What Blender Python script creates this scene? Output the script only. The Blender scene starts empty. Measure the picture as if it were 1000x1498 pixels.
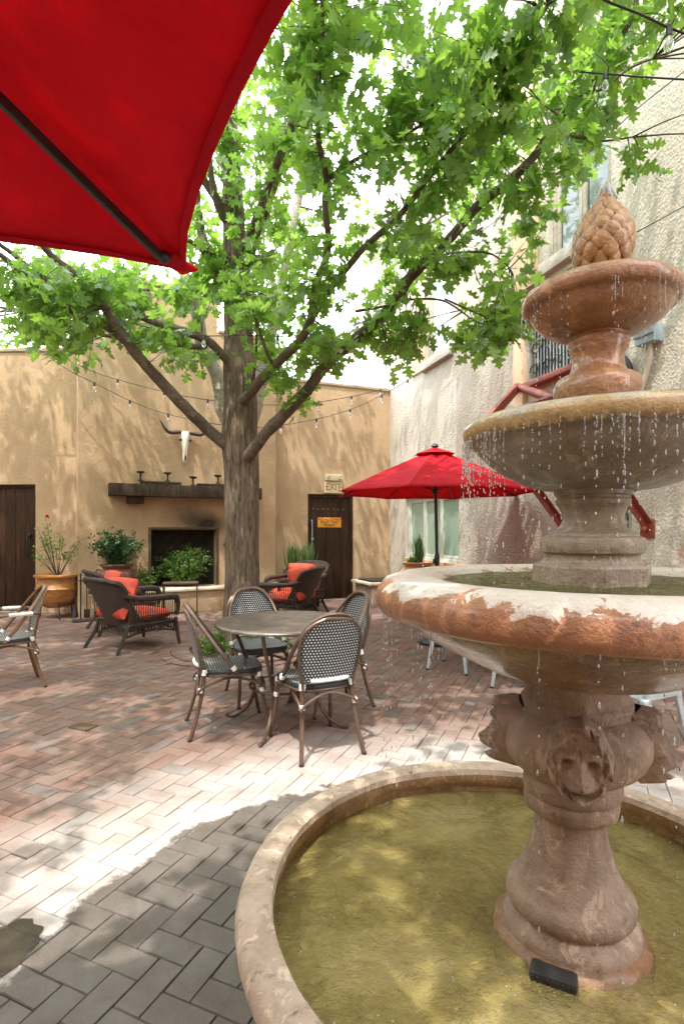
import bpy, bmesh, math, random
import numpy as np
from mathutils import Vector, Matrix, noise as mnoise
random.seed(7); rng = np.random.default_rng(11)
PI = math.pi
scn = bpy.context.scene
col = scn.collection
H = 1.4; F = 800.0; YH = 775.0
def at(px, py, Y): return Vector(((px-500)/F*Y, Y, H+(YH-py)/F*Y))
def gnd(px, py):
    Y = H*F/(py-YH); return Vector(((px-500)/F*Y, Y, 0))
SUN = Vector((-.16, -.40, 1.0)).normalized()

# ------------------------------------------------------------------ materials
def _nodes(name):
    m = bpy.data.materials.new(name); m.use_nodes = True
    nt = m.node_tree; nt.nodes.clear()
    out = nt.nodes.new('ShaderNodeOutputMaterial'); b = nt.nodes.new('ShaderNodeBsdfPrincipled')
    nt.links.new(b.outputs[0], out.inputs[0])
    return m, nt, b, out
class G:
    """tiny node graph helper"""
    def __init__(s, nt): s.nt = nt
    def n(s, t, **k):
        x = s.nt.nodes.new(t)
        for a, v in k.items(): setattr(x, a, v)
        return x
    def put(s, sock, v):
        if isinstance(v, bpy.types.NodeSocket): s.nt.links.new(v, sock)
        elif v is not None: sock.default_value = v
    def coord(s, w='Object'): return s.n('ShaderNodeTexCoord').outputs[w]
    def pos(s): return s.n('ShaderNodeNewGeometry').outputs['Position']
    def noise(s, v, scale, detail=4, rough=.55, dist=0):
        x = s.n('ShaderNodeTexNoise'); s.put(x.inputs['Vector'], v)
        x.inputs['Scale'].default_value = scale; x.inputs['Detail'].default_value = detail
        x.inputs['Roughness'].default_value = rough; x.inputs['Distortion'].default_value = dist
        return x.outputs['Fac']
    def voro(s, v, scale, feat='F1'):
        x = s.n('ShaderNodeTexVoronoi', feature=feat); s.put(x.inputs['Vector'], v); x.inputs['Scale'].default_value = scale
        return x.outputs['Distance']
    def scl(s, v, sc, rot=(0,0,0), loc=(0,0,0)):
        x = s.n('ShaderNodeMapping'); s.put(x.inputs['Vector'], v); x.inputs['Scale'].default_value = sc
        x.inputs['Rotation'].default_value = rot; x.inputs['Location'].default_value = loc
        return x.outputs[0]
    def ramp(s, f, stops):
        x = s.n('ShaderNodeValToRGB'); s.put(x.inputs[0], f)
        e = x.color_ramp.elements
        while len(e) < len(stops): e.new(.5)
        for i, (p, c) in enumerate(stops):
            e[i].position = p; e[i].color = (c, c, c, 1) if isinstance(c, (int, float)) else (*c, 1)
        return x.outputs[0]
    def m(s, op, a, b=0.0, c=0.0, clamp=False):
        x = s.n('ShaderNodeMath', operation=op); x.use_clamp = clamp
        s.put(x.inputs[0], a); s.put(x.inputs[1], b); s.put(x.inputs[2], c); return x.outputs[0]
    def mix(s, f, a, b, mode='MIX'):
        x = s.n('ShaderNodeMix', data_type='RGBA', blend_type=mode)
        s.put(x.inputs[0], f)
        s.put(x.inputs[6], a if isinstance(a, bpy.types.NodeSocket) else (*a, 1)); s.put(x.inputs[7], b if isinstance(b, bpy.types.NodeSocket) else (*b, 1))
        return x.outputs[2]
    def sep(s, v):
        x = s.n('ShaderNodeSeparateXYZ'); s.put(x.inputs[0], v); return x.outputs
    def bump(s, h, strength=.3, dist=.01, normal=None):
        x = s.n('ShaderNodeBump'); s.put(x.inputs['Height'], h); x.inputs['Strength'].default_value = strength
        x.inputs['Distance'].default_value = dist
        if normal is not None: s.put(x.inputs['Normal'], normal)
        return x.outputs[0]
    def dist(s, v, p, sc=(1,1,1)):
        a = s.n('ShaderNodeVectorMath', operation='SUBTRACT'); s.put(a.inputs[0], v); a.inputs[1].default_value = p
        b = s.n('ShaderNodeVectorMath', operation='MULTIPLY'); s.put(b.inputs[0], a.outputs[0]); b.inputs[1].default_value = sc
        c = s.n('ShaderNodeVectorMath', operation='LENGTH'); s.put(c.inputs[0], b.outputs[0]); return c.outputs['Value']
    def attr(s, nm, o='Fac'):
        return s.n('ShaderNodeAttribute', attribute_name=nm).outputs[o]

def pm(name, c1, c2, scale=6, rough=.7, bump=.3, bscale=60, bdist=.004, c3=None, s3=12, t3=(.55,.68), metal=0, spec=.5, aniso=(1,1,1), coat=0):
    m, nt, b, out = _nodes(name); g = G(nt); v = g.scl(g.coord(), aniso)
    c = g.ramp(g.noise(v, scale, 6, .6), [(.3, c1), (.7, c2)])
    if c3 is not None: c = g.mix(g.ramp(g.noise(v, s3, 5, .6, .4), [(t3[0], 0.), (t3[1], 1.)]), c, c3)
    g.put(b.inputs['Base Color'], c)
    rn = g.m('MULTIPLY_ADD', g.noise(v, scale*3, 3), .3, rough-.15, clamp=True)
    g.put(b.inputs['Roughness'], rn)
    b.inputs['Metallic'].default_value = metal; b.inputs['Specular IOR Level'].default_value = spec
    b.inputs['Coat Weight'].default_value = coat; b.inputs['Coat Roughness'].default_value = .12
    if bump: g.put(b.inputs['Normal'], g.bump(g.noise(v, bscale, 5, .6), bump, bdist))
    return m

def hexc(r, g_, b_):
    f = lambda x: (x/255/12.92) if x/255 <= .04045 else ((x/255+.055)/1.055)**2.4
    return (f(r), f(g_), f(b_))

M = {}
def stucco_tan():
    m, nt, b, out = _nodes('tan_stucco'); g = G(nt); p = g.pos()
    c = g.ramp(g.noise(p, 1.3, 6, .6, .3), [(.3, (.38, .255, .155)), (.7, (.48, .345, .225))])
    tr = g.ramp(g.noise(p, 5, 8, .7, 1.5), [(.47, 0.), (.5, 1.), (.53, 0.)])
    c = g.mix(g.m('MULTIPLY', tr, .3), c, (.36, .235, .12))
    c = g.mix(g.m('MULTIPLY', g.ramp(g.noise(g.scl(p, (1, 1, .25)), 3.5, 5), [(.58, 0.), (.75, 1.)]), .35), c, (.62, .47, .30))
    # soot above the firebox
    q = at(272, 757, 9.36)
    d = g.dist(p, q, (1.5, .4, 1.75)); s = g.ramp(g.m('ADD', d, g.m('MULTIPLY', g.noise(p, 5, 6, .7), .6)), [(.42, 1.), (1.15, 0.)])
    d2 = g.dist(p, at(300, 766, 9.4), (1.9, .5, 3.2)); s2 = g.ramp(g.m('ADD', d2, g.m('MULTIPLY', g.noise(p, 6, 5, .7), .35)), [(.38, 1.), (1.05, 0.)])
    c = g.mix(g.m('MULTIPLY', s, .75), c, (.06, .045, .035)); c = g.mix(g.m('MULTIPLY', s2, .95), c, (.025, .02, .018))
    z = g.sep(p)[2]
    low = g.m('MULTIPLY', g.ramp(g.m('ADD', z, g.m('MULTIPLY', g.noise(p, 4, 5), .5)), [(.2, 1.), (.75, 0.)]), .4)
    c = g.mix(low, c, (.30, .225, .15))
    g.put(b.inputs['Base Color'], c); b.inputs['Roughness'].default_value = .9; b.inputs['Specular IOR Level'].default_value = .2
    h = g.m('ADD', g.noise(p, 45, 6, .65), g.m('MULTIPLY', g.noise(p, 4, 6, .6, 1.2), 2.0))
    g.put(b.inputs['Normal'], g.bump(h, .55, .012)); return m
M['tan'] = stucco_tan()
def stucco_rough():
    m, nt, b, out = _nodes('rough_render'); g = G(nt); p = g.pos()
    c = g.ramp(g.noise(p, 1.1, 6, .6), [(.3, (.45, .40, .34)), (.7, (.60, .55, .485))])
    s = g.sep(p)
    c = g.mix(g.m('MULTIPLY', g.ramp(g.noise(g.scl(p, (2.5, 2.5, .25)), 2.2, 6, .6), [(.5, 0.), (.72, 1.)]), .5), c, (.40, .33, .27))
    # red-brown exposed patch low on the wall
    d = g.dist(p, at(745, 770, 7.3), (.55, .55, .62))
    k = g.ramp(g.m('ADD', d, g.m('MULTIPLY', g.noise(p, 3.5, 7, .7), .8)), [(.55, 1.), (1.15, 0.)])
    c = g.mix(g.m('MULTIPLY', k, .42), c, (.36, .235, .185))
    k2 = g.m('MULTIPLY', g.ramp(g.noise(p, 6.5, 7, .65, .6), [(.6, 0.), (.64, 1.)]), g.ramp(s[2], [(.35, 1.), (.6, 0.)]))
    lowm = g.m('MULTIPLY', g.ramp(g.noise(p, 5, 7, .7), [(.58, 0.), (.62, 1.)]), g.ramp(g.m('MULTIPLY', s[2], .4), [(.4, 1.), (.85, 0.)]))
    c = g.mix(g.m('MULTIPLY', lowm, .8), c, (.42, .20, .12))
    pit = g.ramp(g.noise(p, 38, 4, .7), [(.3, 1.), (.42, 0.)])
    c = g.mix(g.m('MULTIPLY', pit, .35), c, (.25, .20, .165))
    g.put(b.inputs['Base Color'], c); b.inputs['Roughness'].default_value = .92; b.inputs['Specular IOR Level'].default_value = .2
    h = g.m('ADD', g.m('MULTIPLY', g.voro(g.scl(p, (1, 1, .8)), 42), 1.0), g.m('ADD', g.noise(p, 50, 5, .7), g.m('MULTIPLY', g.noise(p, 12, 5, .6), .7)))
    g.put(b.inputs['Normal'], g.bump(h, .65, .012)); return m
M['rough'] = stucco_rough()
M['peach'] = pm('peach_render', (.60,.42,.27), (.68,.52,.36), 4, .9, .5, 40, .008)
M['white_plaster'] = pm('white_plaster', (.78,.76,.72), (.85,.83,.80), 2, .9, .4, 30, .01)
M['cap'] = pm('coping', (.28,.21,.14), (.40,.31,.21), 5, .9, .4, 40)
M['ledge'] = pm('hearth_stone', (.50,.42,.32), (.62,.54,.43), 4, .75, .3, 40)
M['soot'] = pm('sooty_brick', (.02,.018,.016), (.05,.042,.036), 8, .95, .5, 30, .01)
def wood_dark(name, c1, c2, c3):
    m, nt, b, out = _nodes(name); g = G(nt); v = g.coord()
    vv = g.scl(v, (9, 9, .7))
    c = g.ramp(g.noise(vv, 3, 8, .65, .5), [(.3, c1), (.65, c2)])
    c = g.mix(g.m('MULTIPLY', g.ramp(g.noise(g.scl(v, (5, 5, .9)), 4, 7, .7), [(.6, 0.), (.68, 1.)]), .5), c, c3)
    g.put(b.inputs['Base Color'], c); b.inputs['Roughness'].default_value = .7; b.inputs['Specular IOR Level'].default_value = .15
    g.put(b.inputs['Normal'], g.bump(g.noise(vv, 9, 6, .6), .5, .004)); return m
M['door'] = wood_dark('dark_door_wood', (.016,.009,.006), (.055,.026,.014), (.13,.06,.03))
M['beam'] = wood_dark('beam_wood', (.022,.015,.011), (.07,.048,.034), (.13,.10,.075))
M['iron'] = pm('iron', (.018,.016,.015), (.04,.035,.03), 20, .55, .3, 90, .002, metal=.4)
M['rust_iron'] = pm('rusty_iron', (.05,.03,.02), (.13,.075,.04), 20, .75, .4, 80, .003, metal=.2)
M['skull'] = pm('bone', (.60,.55,.47), (.78,.74,.67), 14, .75, .4, 60, .004, c3=(.35,.28,.2), s3=18, t3=(.6,.75))
M['horn'] = pm('horn', (.03,.022,.018), (.09,.065,.05), 12, .5, .3, 50, .003, aniso=(3,1,1))
M['dark'] = pm('dark_hollow', (.012,.01,.008), (.03,.02,.016), 20, .9, 0)
M['terracotta'] = pm('glazed_terracotta', (.30,.12,.035), (.52,.24,.07), 6, .3, .15, 30, .003, c3=(.62,.38,.16), s3=9, t3=(.6,.8), coat=.4, aniso=(1,1,3))
M['clay'] = pm('dark_clay', (.13,.055,.035), (.22,.10,.07), 8, .5, .3, 40, .004, c3=(.30,.17,.12), s3=10)
M['clay_orange'] = pm('orange_clay', (.42,.19,.09), (.58,.30,.16), 8, .7, .3, 40, .004, c3=(.20,.09,.05), s3=10)
M['soil'] = pm('soil', (.03,.02,.013), (.075,.05,.03), 30, .95, .8, 40, .02)
M['cushion'] = pm('red_orange_cushion', (.46,.050,.028), (.60,.090,.048), 7, .85, .3, 160, .002)
M['frame'] = pm('bronze_tube', (.075,.045,.032), (.15,.095,.068), 12, .32, .08, 60, .001, metal=.35, aniso=(1,1,.3))
M['frame_wood'] = pm('cane_tube', (.12,.06,.03), (.22,.12,.065), 12, .38, .08, 60, .001, metal=.1, aniso=(1,1,.3))
M['wrap'] = pm('white_binding', (.72,.71,.68), (.82,.81,.78), 30, .5, .5, 130, .003, aniso=(1,1,6))
M['tabletop'] = pm('bronze_tabletop', (.085,.065,.055), (.15,.12,.10), 7, .33, .12, 90, .001, metal=.3, c3=(.20,.17,.15), s3=5)
M['steel'] = pm('galvanised_steel', (.36,.42,.47), (.52,.58,.63), 14, .45, .1, 60, .001, metal=.45)
M['black_plastic'] = pm('black_plastic', (.012,.012,.012), (.025,.025,.025), 10, .45, .1, 60, .001)
M['sign_cream'] = pm('cream_sign', (.66,.56,.36), (.75,.66,.46), 6, .5, .1, 30, .001)
M['sign_orange'] = pm('orange_sign', (.70,.28,.02), (.85,.38,.04), 8, .5, .1, 30, .001, c3=(.75,.45,.2), s3=20)
M['ink_red'] = pm('red_ink', (.35,.015,.01), (.42,.02,.015), 10, .6, 0)
M['ink_brown'] = pm('brown_ink', (.36,.17,.05), (.42,.2,.06), 10, .6, 0)
M['ink_black'] = pm('black_ink', (.03,.02,.015), (.05,.03,.02), 10, .6, 0)
M['red_steel'] = pm('red_painted_steel', (.17,.035,.024), (.30,.06,.038), 9, .6, .4, 40, .004, c3=(.14,.05,.035), s3=14)
M['sage'] = pm('pale_window_frame', (.50,.52,.47), (.60,.62,.57), 6, .6, .2, 40, .002)
M['old_wood'] = pm('weathered_sill', (.32,.28,.23), (.50,.45,.38), 6, .85, .5, 30, .006, aniso=(1,1,4))
M['grey_box'] = pm('grey_box', (.22,.30,.34), (.30,.38,.42), 8, .5, .1, 40, .001)
M['pipe'] = pm('pale_conduit', (.55,.47,.38), (.66,.58,.48), 8, .6, .1, 40, .001)
def glass_mat(name, c, rough):
    m, nt, b, out = _nodes(name); g = G(nt)
    v = g.coord(); z = g.sep(v)[2]
    st = g.m('SINE', g.m('MULTIPLY', z, 190.))
    cc = g.mix(g.m('MULTIPLY_ADD', st, .2, .5), tuple(x*.86 for x in c), c)
    g.put(b.inputs['Base Color'], cc); b.inputs['Roughness'].default_value = rough; b.inputs['Coat Weight'].default_value = 1; b.inputs['Coat Roughness'].default_value = .03
    return m
M['pane_green'] = glass_mat('pane_over_green_blind', (.30,.42,.33), .5)
M['pane_pale'] = glass_mat('pane_pale', (.42,.50,.56), .3)
M['pane_dark'] = glass_mat('pane_dark', (.06,.085,.08), .3)
def bark(name, c1, c2, c3):
    m, nt, b, out = _nodes(name); g = G(nt); p = g.coord()
    v = g.scl(p, (1, 1, .16))
    n1 = g.noise(v, 30, 8, .7, .6)
    c = g.ramp(n1, [(.36, c1), (.55, c2), (.78, c3)])
    g.put(b.inputs['Base Color'], c); b.inputs['Roughness'].default_value = .9; b.inputs['Specular IOR Level'].default_value = .2
    h = g.m('ADD', g.m('MULTIPLY', g.ramp(n1, [(.35, 0.), (.6, 1.)]), 1.0), g.m('MULTIPLY', g.noise(p, 60, 4), .3))
    g.put(b.inputs['Normal'], g.bump(h, .8, .02)); return m
M['bark'] = bark('tree_bark', (.07,.05,.037), (.21,.158,.115), (.33,.27,.21))
M['branch'] = pm('branch_bark', (.065,.045,.035), (.17,.128,.10), 9, .85, .6, 50, .008, c3=(.20,.165,.13), s3=14)
M['pale_bark'] = pm('pale_mottled_bark', (.30,.26,.21), (.46,.42,.36), 8, .85, .5, 40, .008, c3=(.12,.095,.07), s3=12, aniso=(1,1,2.5))
M['twig'] = pm('twig_bark', (.06,.04,.028), (.12,.085,.06), 12, .85, 0)
def leafmat(name, cs, trans, tr=.45):
    m, nt, b, out = _nodes(name); g = G(nt)
    a = g.attr('rnd')
    st = [(i/(len(cs)-1), c) for i, c in enumerate(cs)]
    c = g.ramp(a, st)
    g.put(b.inputs['Base Color'], c); b.inputs['Roughness'].default_value = .36; b.inputs['Specular IOR Level'].default_value = .6
    t = g.n('ShaderNodeBsdfTranslucent'); g.put(t.inputs[0], g.mix(.5, g.mix(1., c, trans, 'MULTIPLY'), trans))
    mx = g.n('ShaderNodeMixShader'); mx.inputs[0].default_value = tr
    g.put(mx.inputs[1], b.outputs[0]); g.put(mx.inputs[2], t.outputs[0]); g.put(out.inputs[0], mx.outputs[0]); return m
M['leaf'] = leafmat('oak_leaf', [(.035,.088,.03), (.055,.14,.038), (.09,.20,.05), (.14,.26,.065), (.24,.36,.09), (.13,.22,.12)], (.56,.86,.13), .52)
M['leaf_fern'] = leafmat('fern_leaf', [(.04,.11,.02), (.075,.19,.035), (.14,.27,.05), (.22,.22,.06)], (.30,.5,.06), .35)
M['leaf_box'] = leafmat('shrub_leaf', [(.018,.06,.018), (.03,.095,.028), (.055,.14,.04)], (.12,.3,.05), .25)
M['leaf_grass'] = leafmat('blade_leaf', [(.04,.10,.03), (.08,.17,.05), (.13,.2,.07)], (.2,.4,.08), .3)
M['rose'] = leafmat('rose_petal', [(.55,.01,.01), (.7,.02,.02)], (.8,.05,.05), .3)

def weave(name, dark, light, n=52.0):
    m, nt, b, out = _nodes(name); g = G(nt)
    s = g.sep(g.coord('UV'))
    u = g.m('MULTIPLY', s[0], n); v = g.m('MULTIPLY', s[1], n*1.15)
    row = g.m('FLOOR', v)
    u2 = g.m('ADD', u, g.m('MULTIPLY', g.m('MODULO', row, 2.0), .5))
    fu = g.m('SUBTRACT', g.m('FRACT', u2), .5); fv = g.m('SUBTRACT', g.m('FRACT', v), .5)
    au = g.m('ABSOLUTE', fu); av = g.m('ABSOLUTE', fv)
    mk = g.m('MULTIPLY', g.m('LESS_THAN', au, .22), g.m('LESS_THAN', av, .24))
    edge = g.attr('edge'); mk = g.m('MULTIPLY', mk, g.m('SUBTRACT', 1., edge))
    g.put(b.inputs['Base Color'], g.mix(mk, dark, light)); b.inputs['Roughness'].default_value = .42
    hh = g.m('SUBTRACT', 1., g.m('ADD', g.m('MULTIPLY', fu, fu), g.m('MULTIPLY', fv, fv)))
    g.put(b.inputs['Normal'], g.bump(hh, .7, .006)); return m
M['weave'] = weave('black_white_weave', (.010,.012,.018), (.62,.63,.62), 50)
def wicker():
    m, nt, b, out = _nodes('brown_wicker'); g = G(nt); v = g.coord('UV'); s = g.sep(v)
    w = g.m('SINE', g.m('MULTIPLY', s[0], 330.)); w2 = g.m('SINE', g.m('ADD', g.m('MULTIPLY', s[1], 520.), g.m('MULTIPLY', g.m('SIGN', w), 1.57)))
    h = g.m('MULTIPLY', g.m('ABSOLUTE', w), g.m('MULTIPLY_ADD', w2, .5, .6))
    c = g.mix(g.m('MULTIPLY', h, g.noise(g.coord(), 9)), (.022,.014,.011), (.15,.095,.07))
    g.put(b.inputs['Base Color'], c); b.inputs['Roughness'].default_value = .5
    g.put(b.inputs['Normal'], g.bump(h, .9, .006)); return m
M['wicker'] = wicker()
def red_cloth():
    m, nt, b, out = _nodes('red_canopy_cloth'); g = G(nt); v = g.coord()
    c = g.ramp(g.noise(v, 4, 8, .7, .5), [(.3, (.50,.005,.018)), (.7, (.74,.014,.036))])
    g.put(b.inputs['Base Color'], c); b.inputs['Roughness'].default_value = .8; b.inputs['Specular IOR Level'].default_value = .2
    g.put(b.inputs['Normal'], g.bump(g.m('ADD', g.noise(v, 500, 2), g.m('MULTIPLY', g.noise(g.scl(v, (1, 1, 2)), 5, 5, .6, 1.), 9.)), .55, .006))
    t = g.n('ShaderNodeBsdfTranslucent'); t.inputs[0].default_value = (.66,.004,.020,1)
    mx = g.n('ShaderNodeMixShader'); mx.inputs[0].default_value = .36
    g.put(mx.inputs[1], b.outputs[0]); g.put(mx.inputs[2], t.outputs[0]); g.put(out.inputs[0], mx.outputs[0]); return m
M['red'] = red_cloth()
def stone(name, c1, c2, rust, crust=None, rough=.45, zt=None, rustamt=(.5,.7), crustz=None, coat=.25):
    """wet cast stone with rust staining and pale mineral crust on upward faces"""
    m, nt, b, out = _nodes(name); g = G(nt); p = g.pos()
    c = g.ramp(g.noise(p, 9, 7, .65, .3), [(.3, c1), (.7, c2)])
    c = g.mix(g.m('MULTIPLY', g.ramp(g.noise(g.scl(p, (1, 1, .45)), 6, 7, .7, .5), [(rustamt[0], 0.), (rustamt[1], 1.)]), .75), c, rust)
    c = g.mix(g.m('MULTIPLY', g.ramp(g.noise(p, 26, 6, .7), [(.58, 0.), (.66, 1.)]), .6), c, tuple(x*.35 for x in c1))
    c = g.mix(g.m('MULTIPLY', g.ramp(g.noise(g.scl(p, (1, 1, .5)), 17, 7, .7, .8), [(.56, 0.), (.60, 1.)]), .5), c, tuple(min(1, x*1.5+.04) for x in c2))
    c = g.mix(g.m('MULTIPLY', g.ramp(g.noise(g.scl(p, (1, 1, .12)), 30, 4, .6), [(.5, 0.), (.75, 1.)]), .6), c, tuple(x*.45 for x in c2))
    r = g.m('MULTIPLY_ADD', g.noise(p, 14, 4), .35, rough-.17, clamp=True)
    if crust is not None:
        nz = g.sep(g.n('ShaderNodeNewGeometry').outputs['Normal'])[2]
        zz = g.m('MULTIPLY', g.m('SUBTRACT', g.sep(p)[2], crustz), 9.0)
        k = g.m('ADD', g.m('ADD', g.m('MULTIPLY', nz, .35), zz), g.m('MULTIPLY', g.m('SUBTRACT', g.noise(g.scl(p, (1, 1, 1.5)), 7, 8, .68, .8), .5), 2.8))
        k = g.ramp(k, [(.35, 0.), (.39, 1.)])
        c = g.mix(g.m('MULTIPLY', k, .9), c, g.mix(g.noise(p, 30, 4), tuple(x*.75 for x in crust), crust)); r = g.mix(k, r, (.55, .55, .55))
    g.put(b.inputs['Base Color'], c); g.put(b.inputs['Roughness'], r)
    b.inputs['Coat Weight'].default_value = coat; b.inputs['Coat Roughness'].default_value = .12
    h = g.m('ADD', g.noise(p, 70, 6, .7), g.m('MULTIPLY', g.noise(p, 14, 6, .65), 2.2))
    g.put(b.inputs['Normal'], g.bump(h, .7, .011)); return m
M['st_pool'] = stone('pool_stone', (0.390,0.281,0.211), (0.515,0.406,0.320), (0.406,0.265,0.187), rough=.75, rustamt=(.6,.85), coat=0)
M['st_poolin'] = stone('pool_inner_stone', (0.272,0.152,0.068), (0.400,0.248,0.120), (0.160,0.068,0.024), rough=.5, rustamt=(.45,.65))
M['st_col'] = stone('column_stone', (.19,.13,.095), (.35,.25,.185), (.19,.08,.038), rough=.62, rustamt=(.58,.8), coat=.06)
M['st_base'] = stone('base_stone', (0.17,0.10,0.055), (0.26,0.165,0.10), (0.27,0.105,0.025), rough=.35, rustamt=(.35,.6))
M['st_bowl'] = stone('lower_bowl_stone', (.22,.085,.035), (.37,.16,.07), (.30,.085,.02), crust=(.66,.585,.52), rough=.35, crustz=1.232, rustamt=(.5,.7), coat=.4)
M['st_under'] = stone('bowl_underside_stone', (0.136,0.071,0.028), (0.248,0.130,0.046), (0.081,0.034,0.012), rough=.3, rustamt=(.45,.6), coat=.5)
M['st_ped'] = stone('pedestal_stone', (0.223,0.167,0.112), (0.310,0.242,0.174), (0.186,0.112,0.062), rough=.5, rustamt=(.6,.8))
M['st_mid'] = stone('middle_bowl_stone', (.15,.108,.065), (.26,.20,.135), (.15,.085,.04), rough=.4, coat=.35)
M['st_rim'] = stone('middle_rim_stone', (0.310,0.186,0.062), (0.409,0.267,0.105), (0.248,0.112,0.031), crust=(0.422,0.360,0.291), rough=.3, crustz=1.685, rustamt=(.6,.8), coat=.6)
M['st_top'] = stone('top_bowl_stone', (.25,.10,.035), (.38,.175,.065), (.22,.075,.025), rough=.3, rustamt=(.5,.7), coat=.6)
M['st_cone'] = stone('pinecone_stone', (.27,.115,.03), (.42,.21,.065), (.24,.08,.02), rough=.3, rustamt=(.5,.75), coat=.5)
def water_mat(name, cs, bs=20, st=.5, murk=.35, tint=(.93,.90,.70)):
    m, nt, b, out = _nodes(name); g = G(nt); p = g.pos()
    c = g.ramp(g.noise(p, 3.5, 7, .65, .8), [(.28, cs[0]), (.5, cs[1]), (.72, cs[2])])
    g.put(b.inputs['Base Color'], c); b.inputs['Roughness'].default_value = .5; b.inputs['Specular IOR Level'].default_value = 0
    h = g.m('ADD', g.noise(p, bs, 5, .6, 1.8), g.m('MULTIPLY', g.noise(p, bs*2.6, 3, .6, 2.0), .45))
    nr = g.bump(h, st, .03); g.put(b.inputs['Normal'], nr)
    t = g.n('ShaderNodeBsdfTransparent'); t.inputs[0].default_value = (*tint, 1)
    gl = g.n('ShaderNodeBsdfGlossy'); gl.inputs['Roughness'].default_value = .04; g.put(gl.inputs['Normal'], nr)
    fr = g.n('ShaderNodeFresnel'); fr.inputs[0].default_value = 1.36; g.put(fr.inputs['Normal'], nr)
    m1 = g.n('ShaderNodeMixShader'); m1.inputs[0].default_value = murk; g.put(m1.inputs[1], t.outputs[0]); g.put(m1.inputs[2], b.outputs[0])
    m2 = g.n('ShaderNodeMixShader'); g.put(m2.inputs[0], fr.outputs[0]); g.put(m2.inputs[1], m1.outputs[0]); g.put(m2.inputs[2], gl.outputs[0]); g.put(out.inputs[0], m2.outputs[0])
    return m
M['water'] = water_mat('murky_pool_water', [(.20,.16,.045), (.40,.32,.11), (.62,.50,.22)], 19, .8, .55)
M['water2'] = water_mat('bowl_water', [(.10,.10,.03), (.20,.185,.06), (.34,.32,.16)], 34, .8, .5)
def clear(name):
    m, nt, b, out = _nodes(name)
    b.inputs['Base Color'].default_value = (.95,.97,1,1); b.inputs['Roughness'].default_value = .03
    b.inputs['Transmission Weight'].default_value = .85; b.inputs['IOR'].default_value = 1.33; return m
M['drop'] = clear('clear_water'); M['bulb'] = clear('bulb_glass')
def foam():
    m, nt, b, out = _nodes('foam_water')
    b.inputs['Base Color'].default_value = (.85,.88,.9,1); b.inputs['Roughness'].default_value = .15
    b.inputs['Transmission Weight'].default_value = .55; b.inputs['IOR'].default_value = 1.33; return m
M['foam'] = foam()
PC = Vector((.549, 1.60, 0)) # pool centre
def brick_mat():
    m, nt, b, out = _nodes('herringbone_brick'); g = G(nt); p = g.pos()
    a = g.attr('rnd')
    c = g.ramp(a, [(0, (0.125,0.063,0.043)), (.22, (0.168,0.089,0.066)), (.45, (0.198,0.115,0.089)), (.65, (0.158,0.099,0.076)), (.8, (0.218,0.132,0.102)), (.92, (0.125,0.102,0.089)), (1, (0.096,0.083,0.076))])
    c = g.mix(g.m('MULTIPLY', g.ramp(g.noise(p, 2.2, 6, .65), [(.42, 0.), (.68, 1.)]), .5), c, (0.224,0.165,0.139))
    c = g.mix(g.m('MULTIPLY', g.noise(p, 90, 4, .7), .45), c, (0.086,0.056,0.043))
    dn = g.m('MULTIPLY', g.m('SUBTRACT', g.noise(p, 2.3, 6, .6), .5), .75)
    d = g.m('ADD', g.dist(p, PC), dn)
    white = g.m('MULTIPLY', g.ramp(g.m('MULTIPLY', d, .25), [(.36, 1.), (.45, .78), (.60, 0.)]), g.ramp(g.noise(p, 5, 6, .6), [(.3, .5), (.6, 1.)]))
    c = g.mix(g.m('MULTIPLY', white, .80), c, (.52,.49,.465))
    dn2 = g.m('MULTIPLY', g.m('SUBTRACT', g.noise(p, 3.2, 8, .7), .5), .42)
    # wet zone round the pool, shrinking behind it
    yy = g.sep(p)[1]
    wetd = g.m('ADD', g.m('ADD', g.dist(p, (PC.x, PC.y-.1, 0)), dn2), g.m('MULTIPLY', g.m('MAXIMUM', g.m('SUBTRACT', g.sep(p)[0], 0.), 0.), .9))
    wet = g.ramp(g.m('MULTIPLY', wetd, .3), [(.482, 1.), (.487, 0.)])
    cw = g.mix(.8, c, g.mix(a, (.036,.028,.022), (.062,.049,.039)))
    cw = g.mix(g.m('MULTIPLY', g.ramp(g.noise(p, 7, 8, .72, .6), [(.45, 0.), (.62, 1.)]), .6), cw, (.088, .068, .053)); cw = g.mix(g.m('MULTIPLY', g.ramp(g.noise(p, 160, 4, .8), [(.5, 0.), (.7, 1.)]), .5), cw, (.14, .11, .088))
    c = g.mix(wet, c, cw)
    g.put(b.inputs['Base Color'], c)
    g.put(b.inputs['Roughness'], g.mix(wet, (.8,)*3, g.mix(g.noise(p, 5, 5), (.5,)*3, (.7,)*3)))
    b.inputs['Specular IOR Level'].default_value = .4
    h = g.m('ADD', g.noise(p, 130, 5, .7), g.m('MULTIPLY', g.noise(p, 22, 6, .65), 3.0))
    g.put(b.inputs['Normal'], g.bump(h, .55, .005)); return m
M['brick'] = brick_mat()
M['joint'] = pm('sandy_joint', (.10,.078,.062), (.19,.15,.12), 20, .95, .5, 90, .004)
M['ground'] = pm('outer_ground', (.16,.14,.12), (.24,.21,.18), 3, .95, .4, 30, .01)
M['puddle'] = water_mat('puddle_water', [(.03,.022,.012), (.05,.036,.02), (.07,.05,.03)], 30, .12, .5, (.5,.45,.35))

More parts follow.
